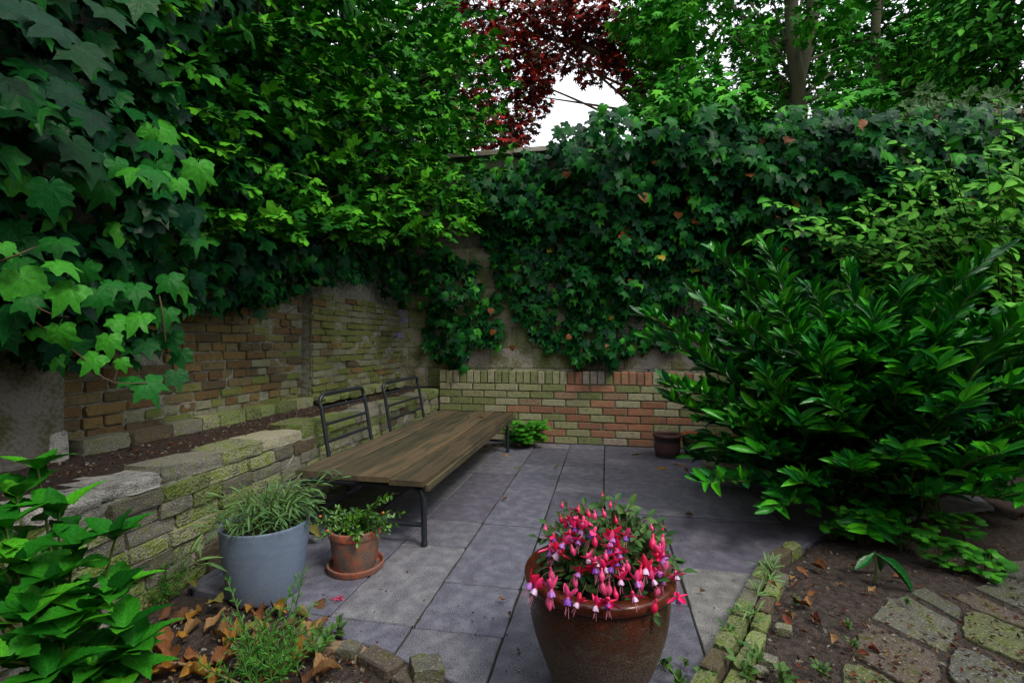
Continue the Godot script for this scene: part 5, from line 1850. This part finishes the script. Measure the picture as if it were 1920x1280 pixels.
	for q in [[280, 300], [385, 160], [690, 155], [640, 205], [545, 205], [640, 100], [490, 180], [720, 250], [585, 365], [660, 465], [635, 580], [865, 630], [940, 750], [1005, 685], [1000, 425], [945, 300], [1025, 318], [960, 365], [1025, 362], [1045, 500], [715, 700], [680, 665], [630, 645], [780, 555], [990, 495], [955, 530], [365, 690], [460, 620], [310, 570], [370, 240], [410, 260], [470, 250], [790, 530], [885, 560], [590, 215], [440, 430]]:
		var p: Vector3 = hit.call(q[0] / 3.368 + 940.0, q[1] / 3.368 + 896.0) + Vector3(0, 0.006, 0)
		p = over_rim.call(p, 0.035)
		var out := (p - mid).normalized()
		var lean := Vector3(out.x * 0.2 + rf(-0.35, 0.35), 1.0, -0.3 + rf(-0.3, 0.3)).normalized()
		var s := rf(0.75, 1.1) if q[1] > 320 else rf(0.5, 0.8)
		part(root, "bud", bud, red[rng.randi() % 3], Transform3D(Basis(Quaternion(Vector3.UP, lean)).scaled(Vector3.ONE * s), p - c))
		stalk.tube(curve3(p - c, p - c + lean * 0.025, p - c - out * 0.05 + Vector3(0, 0.02, 0), 5), 0.0007, 0.001, 4)
	var xs := []
	for k in 120:
		var dir := Vector3(rf(-1, 1), rf(-0.1, 1), rf(-1, 1)).normalized()
		var tip := mid + dir * rad * (rf(0.85, 1.06) if k % 3 else rf(0.45, 0.8))
		var path := curve3(c, c.lerp(tip, 0.5) + Vector3(0, 0.05, 0), tip, 8)
		leaf_stem(path, 0.3, 0.013, rf(0.034, 0.048), 1.1, Vector3(0, 0.8, 0.4), [1.2, 2, 1.4], xs, 1.0, 1.57, 0.35, 0.2)
		stem_part(root, path, 0.0022, M.stem_red)
	for q in [[130, 935], [1130, 940], [1195, 965], [1215, 985], [1060, 945], [1180, 985], [1245, 1010]]:
		if q[0] < 900:
			continue
		var tip := at_t(q[0], q[1], 1.40)
		var path := curve3(c, c.lerp(tip, 0.6) + Vector3(0, 0.02, 0), tip, 8)
		leaf_stem(path, 0.5, 0.016, 0.032, 1.0, Vector3(0, 0.8, 0.4), [0.6, 2, 2], xs, 1.2, 1.57, 0.35, 0.2)
		stem_part(root, path, 0.002, M.stem_red)
	part(root, "flower_stalks", stalk.mesh(), M.stem_red).set_meta("kind", "stuff")
	foliage(root, "fuchsia_leaf", xs, 290)


# ---------------------------------------------------------------- trees beyond the wall
func make_tree(label: String, called: String, foot: Vector3, trunks: Array, crown: Array, sp: String, n: int, size: Vector2, weights: Array, bark: Material, limbs := 15) -> void:
	var root := thing("tree" if called == "" else called, label, "tree", foot)
	for t in trunks:
		var path := []
		for q in t[0]:
			path.append(q - foot)
		part(root, "trunk", Geo.new().tube(smooth_path(path, 16), t[1], t[2], 10).mesh(), bark)
	var boughs := []
	for k in crown.size():
		if k >= limbs:
			break
		if k >= crown.size():
			break
		var q: Array = crown[k]
		var stem: Array = trunks[k % trunks.size()][0]
		var from: Vector3 = (stem[1] as Vector3).lerp(stem[2], rf(0.0, 1.2))
		var path := curve3(from, from.lerp(q[0], 0.5) + Vector3(rf(-0.2, 0.2), rf(0.0, 0.4), rf(-0.2, 0.2)), q[0], 8)
		boughs.append(path)
		var local := []
		for p in path:
			local.append(p - foot)
		part(root, "limb", Geo.new().tube(smooth_path(local, 14), 0.026, 0.008, 6).mesh(), bark)
	var xs := []
	for k in n:
		var q: Array = crown[rng.randi() % crown.size()]
		if q[1].x < 0.3 and rng.randf() < 0.45:
			q = crown[0]
		var d := rv()
		while d.length() > 1.0:
			d = rv()
		# leaves gather in flat layers
		var at: Vector3 = q[0] + d * q[1]
		at.y = q[0].y + snappedf(d.y, 0.22) * q[1].y + rf(-0.06, 0.06)
		xs.append([pose(at, Vector3(d.x, -0.35, d.z) + rv() * 0.7, Vector3(0, 1, 0.25) + rv() * 0.55, rf(size.x, size.y)), tone_of(weights), 0.0])
	foliage(root, sp, xs, 0, "leaf", "crown")


func make_trees() -> void:
	var t := 6.6
	var foot := at_t(1490, 640, t)
	foot.y = -0.03
	var up := func(u: float, v: float, d: float) -> Vector3: return at_t(u, v, d)
	var crown := []
	for k in 58:
		var u := rf(1190, 1760)
		var v := rf(-200, 235)
		crown.append([up.call(u, v, rf(7.1, 8.6)), Vector3(0.5, 0.28, 0.5)])
	for q in [[1250, 60, 6.3], [1300, 150, 6.3], [1230, 170, 6.6], [1400, 60, 6.0], [1340, 215, 6.4], [1560, 30, 6.0], [1600, 120, 6.2], [1450, -60, 6.4], [1300, -60, 6.4], [1200, 40, 6.6], [1250, 225, 5.5], [1340, 200, 5.5], [1300, 170, 5.8], [1395, 225, 5.6], [1585, 200, 5.6], [1610, 210, 5.6], [1260, 30, 6.4], [1310, 20, 6.6], [1430, 130, 7.0], [1450, 190, 7.0], [1400, 170, 7.0], [1290, 90, 7.0], [1235, 120, 7.6], [1215, 60, 7.6]]:
		crown.append([up.call(q[0], q[1], q[2]), Vector3(0.45, 0.25, 0.45)])
	for q in [[1240, 222], [1330, 238], [1390, 205], [1440, 236], [1560, 228], [1610, 206], [1690, 232], [1280, 196]]:
		crown.append([up.call(q[0], q[1], 4.35), Vector3(0.27, 0.13, 0.24)])
	make_tree("tall green tree with a forked trunk rising behind the ivy wall", "forked_tree", foot, [[[foot, up.call(1500, 230, t), up.call(1488, 100, t), up.call(1480, -140, t)], 0.13, 0.075], [[foot + Vector3(0.03, 0, -0.12), up.call(1490, 215, t + 0.1), up.call(1516, 90, t + 0.1), up.call(1540, -160, t + 0.1)], 0.12, 0.07]], crown, "maple", 13000, Vector2(0.08, 0.13), [1.5, 3, 2.4, 1.2], M.bark)
	var foot2 := at_t(1645, 640, 6.9)
	foot2.y = -0.03
	crown = []
	for q in [[1690, 150, 7.2], [1700, 90, 6.8], [1750, 170, 6.8], [1600, 60, 7.4], [1720, 0, 7.0], [1800, 60, 6.9], [1680, -90, 7.0], [1590, 190, 7.4], [1760, 210, 6.8], [1680, 215, 7.3], [1820, 190, 6.6], [1780, 120, 7.0]]:
		crown.append([up.call(q[0], q[1], q[2]), Vector3(0.5, 0.38, 0.5)])
	make_tree("slender green tree with a single thin trunk behind the wall", "slender_tree", foot2, [[[foot2, up.call(1648, 230, 6.9), up.call(1642, 90, 6.9), up.call(1650, -120, 6.9)], 0.09, 0.05]], crown, "maple", 5000, Vector2(0.07, 0.115), [1.5, 3, 2.4, 1.2], M.bark)
	var foot3 := at_t(1230, 640, 8.4)
	foot3.y = -0.03
	crown = []
	for q in [[930, 30, 8.2], [980, 90, 8.2], [920, 130, 8.0], [1000, 180, 8.3], [1060, 60, 8.2], [1120, 50, 8.2], [1170, 100, 8.2], [1060, 10, 8.4], [1200, 60, 8.4], [1185, 150, 8.4], [950, 200, 8.3], [1215, 180, 8.6], [1100, -80, 8.4], [960, -80, 8.2], [1230, 10, 8.6], [880, 60, 8.0], [1140, 100, 8.6], [1020, 130, 8.3], [870, 0, 8.0], [1000, 40, 8.2], [1230, 110, 8.5], [1150, 10, 8.2], [960, 250, 8.3], [1110, 120, 8.4], [1245, 225, 8.7], [1245, 60, 8.4], [900, 200, 8.0], [800, 20, 8.0], [840, 90, 8.0], [840, -30, 8.0], [1030, 20, 8.0], [1090, 30, 8.0], [1000, 110, 8.0], [990, 150, 8.0], [1160, 60, 8.0], [1200, 110, 8.0], [970, 230, 8.1], [1240, 150, 8.0], [1060, 100, 8.6], [860, 150, 7.6], [900, 250, 7.6], [940, 270, 7.6], [870, 220, 7.6], [930, 90, 7.6], [960, 30, 7.6]]:
		crown.append([up.call(q[0], q[1], q[2]), Vector3(0.40, 0.30, 0.5)])
	make_tree("copper leaved tree with dark red foliage beyond the wall", "copper_tree", foot3, [[[foot3, up.call(1240, 300, 8.4), up.call(1185, 150, 8.4), up.call(1080, 82, 8.3), up.call(960, 60, 8.2)], 0.11, 0.035]], crown, "copper", 8000, Vector2(0.075, 0.12), [2.2, 2, 1.4, 1.5, 0.6], M.twig, 5)
	var foot4 := at_t(1900, 640, 5.6)
	foot4.y = -0.03
	crown = []
	for q in [[1850, 60, 5.3], [1900, 120, 5.2], [1800, 130, 5.4], [1930, 20, 5.4], [1880, -60, 5.4], [1980, 160, 5.2], [2050, 60, 5.4], [1820, 10, 5.6]]:
		crown.append([up.call(q[0], q[1], q[2]), Vector3(0.5, 0.42, 0.5)])
	make_tree("dense dark green tree crown above the cream edged shrub", "dense_tree", foot4, [[[foot4, up.call(1900, 300, 5.6), up.call(1890, 120, 5.5), up.call(1900, -100, 5.5)], 0.08, 0.04]], crown, "ovate", 3600, Vector2(0.08, 0.13), [3, 2.5, 0.6, 0.1], M.bark)
	# the tree over the left-hand wall that keeps that side in shade
	var foot5 := Vector3(-3.6, -0.03, -3.6)
	crown = []
	for k in 26:
		crown.append([Vector3(rf(-4.4, -2.2), rf(3.5, 5.2), rf(-5.0, -0.6)), Vector3(0.7, 0.45, 0.7)])
	for k in 7:  # crown clumps out of view, added to shade the near ivy
		crown.append([Vector3(rf(-2.7, -1.7), rf(3.5, 4.2), rf(-1.3, 0.8)), Vector3(0.6, 0.35, 0.6)])
	for q in [[700, 60], [760, 130], [800, 190], [760, 230], [820, 110], [720, 180], [840, 240], [800, 40]]:
		crown.append([up.call(q[0], q[1], 5.7), Vector3(0.45, 0.3, 0.4)])
	make_tree("leafy tree standing close behind the old brick wall", "shade_tree", foot5, [[[foot5, foot5 + Vector3(0.05, 2.0, 0.1), foot5 + Vector3(0.2, 3.4, 0.2), foot5 + Vector3(0.3, 4.8, 0.2)], 0.12, 0.06]], crown, "maple", 6800, Vector2(0.09, 0.14), [3, 2, 1, 0.3], M.bark)


# ---------------------------------------------------------------- litter
func make_litter() -> void:
	var sp: Dictionary = species["dead"]
	var fallen := func(u: float, v: float, y: float, size: float, tone: int, label: String, group: String, kind: int, flat: float) -> void:
		var p := on_y(u, v, y)
		var ang := rf(0, TAU)
		var x := pose(p + Vector3(0, 0.006 + size * 0.06 * flat, 0), Vector3(cos(ang), rf(-0.1, 0.25) * flat, sin(ang)), Vector3(rf(-0.5, 0.5) * flat, rf(0.6, 1.0), rf(-0.5, 0.5) * flat), size)
		var o := part(self, "fallen_leaf", sp.meshes[kind], sp.mats[tone], x)
		tag(o, label, "leaf", group)
	var soil_l := "curled tan dead leaf on the soil by the rosemary"
	for k in 46:
		var u := rf(265, 640)
		var v := rf(1150, 1290)
		if u > 560 and v < 1180:
			v += 60
		fallen.call(u, v, 0.0, rf(0.05, 0.095), [0, 1, 1, 2, 1, 0, 4, 3][rng.randi() % 8], soil_l, "dead leaves on the left bed", rng.randi() % 3, 1.0)
	for k in 26:
		fallen.call(rf(1440, 1640), rf(1055, 1285), 0.0, rf(0.022, 0.05), [0, 2, 2, 5, 0, 1][rng.randi() % 6], "small brown dead leaf on the soil beside the stone path", "dead leaves on the right bed", rng.randi() % 3, 0.7)
	for q in [[1522, 1060, 0.075, 0], [1516, 1082, 0.05, 0], [1450, 1120, 0.07, 0], [1522, 1142, 0.07, 0], [1570, 1097, 0.04, 1], [1700, 1090, 0.05, 0], [1770, 985, 0.05, 1], [1910, 970, 0.06, 0], [1480, 1180, 0.05, 5]]:
		fallen.call(q[0], q[1], 0.0, q[2], q[3], "orange brown dead leaf lying open on dark soil", "orange leaves on the right bed", rng.randi() % 2, 0.5)
	for q in [[948, 853, 0.06, 1], [966, 838, 0.05, 0], [905, 836, 0.07, 0], [925, 834, 0.06, 2], [972, 876, 0.055, 4], [1046, 876, 0.035, 4], [950, 936, 0.04, 2], [1241, 877, 0.085, 3], [1272, 871, 0.08, 3], [1283, 882, 0.035, 3], [1194, 851, 0.08, 4], [605, 1131, 0.07, 2], [948, 1128, 0.03, 0], [956, 1158, 0.025, 2], [1312, 1112, 0.025, 2], [970, 1225, 0.02, 0], [866, 870, 0.05, 4], [1285, 966, 0.045, 2]]:
		fallen.call(q[0], q[1], 0.006, q[2], q[3], "dead leaf lying flat on the grey patio slabs", "dead leaves on the patio", 3 if q[2] > 0.05 else rng.randi() % 3, 0.25)
	fallen.call(902, 782, 0.337, 0.06, 3, "orange maple leaf lying on the bench planks", "", 3, 0.25)
	fallen.call(877, 783, 0.337, 0.025, 5, "tiny dark red leaf lying on the bench planks", "", 0, 0.25)
	# big yellow-green leaves behind the pots
	for q in [[600, 1010, 0.10, 4], [225, 1085, 0.12, 4], [395, 1130, 0.09, 4], [360, 1092, 0.07, 4], [975, 838, 0.06, 4]]:
		fallen.call(q[0], q[1], 0.03, q[2], q[3], "yellow green fallen leaf resting near the wall foot", "yellow green fallen leaves", rng.randi() % 2, 0.9)
	# shed blossom
	var bl := thing("fallen_blossom", "crushed crimson fuchsia blossom on the slabs near terracotta pot", "blossom", on_y(630, 1120, 0.008))
	var bx := []
	for k in 9:
		bx.append([pose(bl.position + Vector3(rf(-0.03, 0.03), 0.004, rf(-0.012, 0.012)), rv() * Vector3(1, 0.3, 1), Vector3.UP + rv() * 0.5, 0.02), 0, 1.0])
	grow("crimson", species["petal"].meshes, [Color(0.5, 0.015, 0.08)], null, 0.5, 0.3)
	foliage(bl, "crimson", bx, 20, "petal")
	# crumbs: bits of leaf, twig and grit
	var xs := []
	var cols := []
	for k in 3300:
		var p: Vector3
		if k % 3 == 0:
			p = on_y(rf(200, 700), rf(1130, 1330), 0.0)
		elif k % 3 == 1:
			p = on_y(rf(1380, 1960), rf(1020, 1330), 0.0)
		else:
			p = Vector3(rf(-2.15, -1.85), 0.512, rf(-4.2, -1.0))
		if Geometry2D.is_point_in_polygon(Vector2(p.x, p.z), outline) and p.y < 0.1:
			continue
		var c: Color = [Color(0.22, 0.08, 0.04), Color(0.14, 0.03, 0.025), Color(0.30, 0.20, 0.11), Color(0.09, 0.05, 0.03), Color(0.4, 0.37, 0.33)][rng.randi() % 5]
		xs.append(pose(p + Vector3(0, 0.003, 0), rv() * Vector3(1, 0.3, 1), Vector3.UP + rv() * 0.6, rf(0.006, 0.018)))
		cols.append(c)
	var crumb := many(self, "leaf_crumbs", sp.meshes[0], sp.mats[sp.tones.size()], xs, cols)
	tag(crumb, "scattered brown leaf crumbs over the soil beds", "litter")
	xs = []
	cols = []
	for k in 260:
		var p := on_y(rf(600, 1400), rf(850, 1270), 0.0)
		if Geometry2D.is_point_in_polygon(Vector2(p.x, p.z), outline):
			xs.append(pose(p + Vector3(0, 0.004, 0), rv() * Vector3(1, 0.1, 1), Vector3.UP + rv() * 0.3, rf(0.004, 0.012)))
			cols.append([Color(0.1, 0.06, 0.03), Color(0.5, 0.48, 0.45), Color(0.16, 0.05, 0.03), Color(0.12, 0.14, 0.03)][rng.randi() % 4])
	tag(many(self, "patio_crumbs", sp.meshes[0], sp.mats[sp.tones.size()], xs, cols), "specks of leaf and grit on the slabs", "litter")
	# twigs
	for q in [[[262, 1248], [330, 1243], [400, 1262], [450, 1282]], [[262, 1175], [275, 1210], [292, 1235]], [[420, 1225], [470, 1232], [540, 1240]]]:
		var path := []
		for e in q:
			path.append(on_y(e[0], e[1], 0.012 + rf(0, 0.01)))
		var at: Vector3 = path[0]
		for k in path.size():
			path[k] -= at
		var o := part(self, "twig", Geo.new().tube(smooth_path(path, 10), 0.005, 0.003, 6).mesh(), M.twig_pale)
		o.position = at
		tag(o, "dry bare twig lying on the leaf litter", "twig", "dry twigs on the left bed")
	for q in [[800, 1265, 0.075], [1470, 1185, 0.04], [655, 1225, 0.05], [1440, 1245, 0.04], [1425, 1262, 0.03]]:
		var p := on_y(q[0], q[1], 0.0)
		var o := part(self, "pebble", stones[int(q[0]) % 8], M.wall_stone[4] if q[0] > 1000 else M.sett[0], Transform3D(Basis(Vector3.UP, q[0]).scaled(Vector3(q[2] * 1.3, q[2] * 0.7, q[2])), p + Vector3(0, q[2] * 0.2, 0)))
		tag(o, "rough grey stone half sunk in soil by the edging", "stone", "loose stones by the edging")


func _ready() -> void:
	rng.seed = 20240611
	noise.seed = 4
	noise.frequency = 0.02
	# camera
	var cam := Camera3D.new()
	cam.name = "camera"
	cam.position = EYE
	cam.rotation.y = YAW
	cam.fov = rad_to_deg(2.0 * atan(640.0 / F))
	cam.near = 0.05
	cam.far = 300.0
	add_child(cam)
	# overcast sky
	var env := Environment.new()
	env.background_mode = Environment.BG_SKY
	var sky := ProceduralSkyMaterial.new()
	sky.sky_top_color = Color(0.965, 0.975, 1.0)
	sky.sky_horizon_color = Color(0.965, 0.975, 1.0)
	sky.sky_curve = 0.2
	sky.ground_bottom_color = Color(0.12, 0.12, 0.11)
	sky.ground_horizon_color = Color(0.3, 0.3, 0.3)
	sky.sun_angle_max = 1.0
	sky.sky_energy_multiplier = 1.1
	env.sky = Sky.new()
	env.sky.sky_material = sky
	env.tonemap_mode = Environment.TONE_MAPPER_LINEAR
	env.tonemap_exposure = 1.38
	env.sdfgi_enabled = true
	env.ssao_enabled = true
	env.ssil_enabled = true
	var we := WorldEnvironment.new()
	we.name = "environment"
	we.environment = env
	add_child(we)
	var sun := DirectionalLight3D.new()
	sun.name = "sun"
	sun.light_color = Color(1.0, 0.97, 0.92)
	sun.light_energy = 0.5
	sun.light_angular_distance = 14.0
	sun.shadow_enabled = true
	add_child(sun)
	sun.look_at_from_position(Vector3(0.65, 1.0, 0.45) * 10.0, Vector3.ZERO)
	make_materials()
	make_outline()
	make_ground()
	make_patio()
	make_path()
	make_low_wall()
	make_block_wall()
	make_old_wall()
	make_planter()
	make_added_enclosure()
	var edge := thing("brick_edging", "curved double row of mossy upright bricks edging the patio", "edging")
	edging(edge, [[1492, 1030], [1436, 1072], [1402, 1128], [1386, 1180], [1362, 1222], [1328, 1282], [1290, 1360]], 0.035, 0.055, 0.12, [M.moss_stone[3], M.wall_stone[5], M.wall_stone[7], M.moss_stone[3]])
	edging(edge, [[1470, 1080], [1440, 1130], [1424, 1180], [1406, 1230], [1378, 1290], [1350, 1350]], 0.02, 0.05, 0.13, [M.moss_stone[3], M.wall_stone[7], M.moss_stone[1], M.wall_stone[5]])
	var edge2 := thing("brick_edging", "short row of sunken red brown bricks between slabs and leaf litter", "edging")
	edging(edge2, [[560, 1180], [620, 1215], [690, 1228], [760, 1268], [830, 1298], [920, 1370]], 0.012, 0.07, 0.15, [M.brick[1], M.brick[7], M.sett[1]])
	make_bench()
	make_pots()
	print("hard parts done")
	make_species()
	make_left_ivy()
	make_back_ivy()
	make_currant()
	make_laurel()
	make_right_shrub()
	make_euonymus()
	make_front_shrub()
	make_trees()
	print("large plants done")
	make_fuchsia()
	make_herbs()
	make_litter()
	print("all done ", get_child_count())
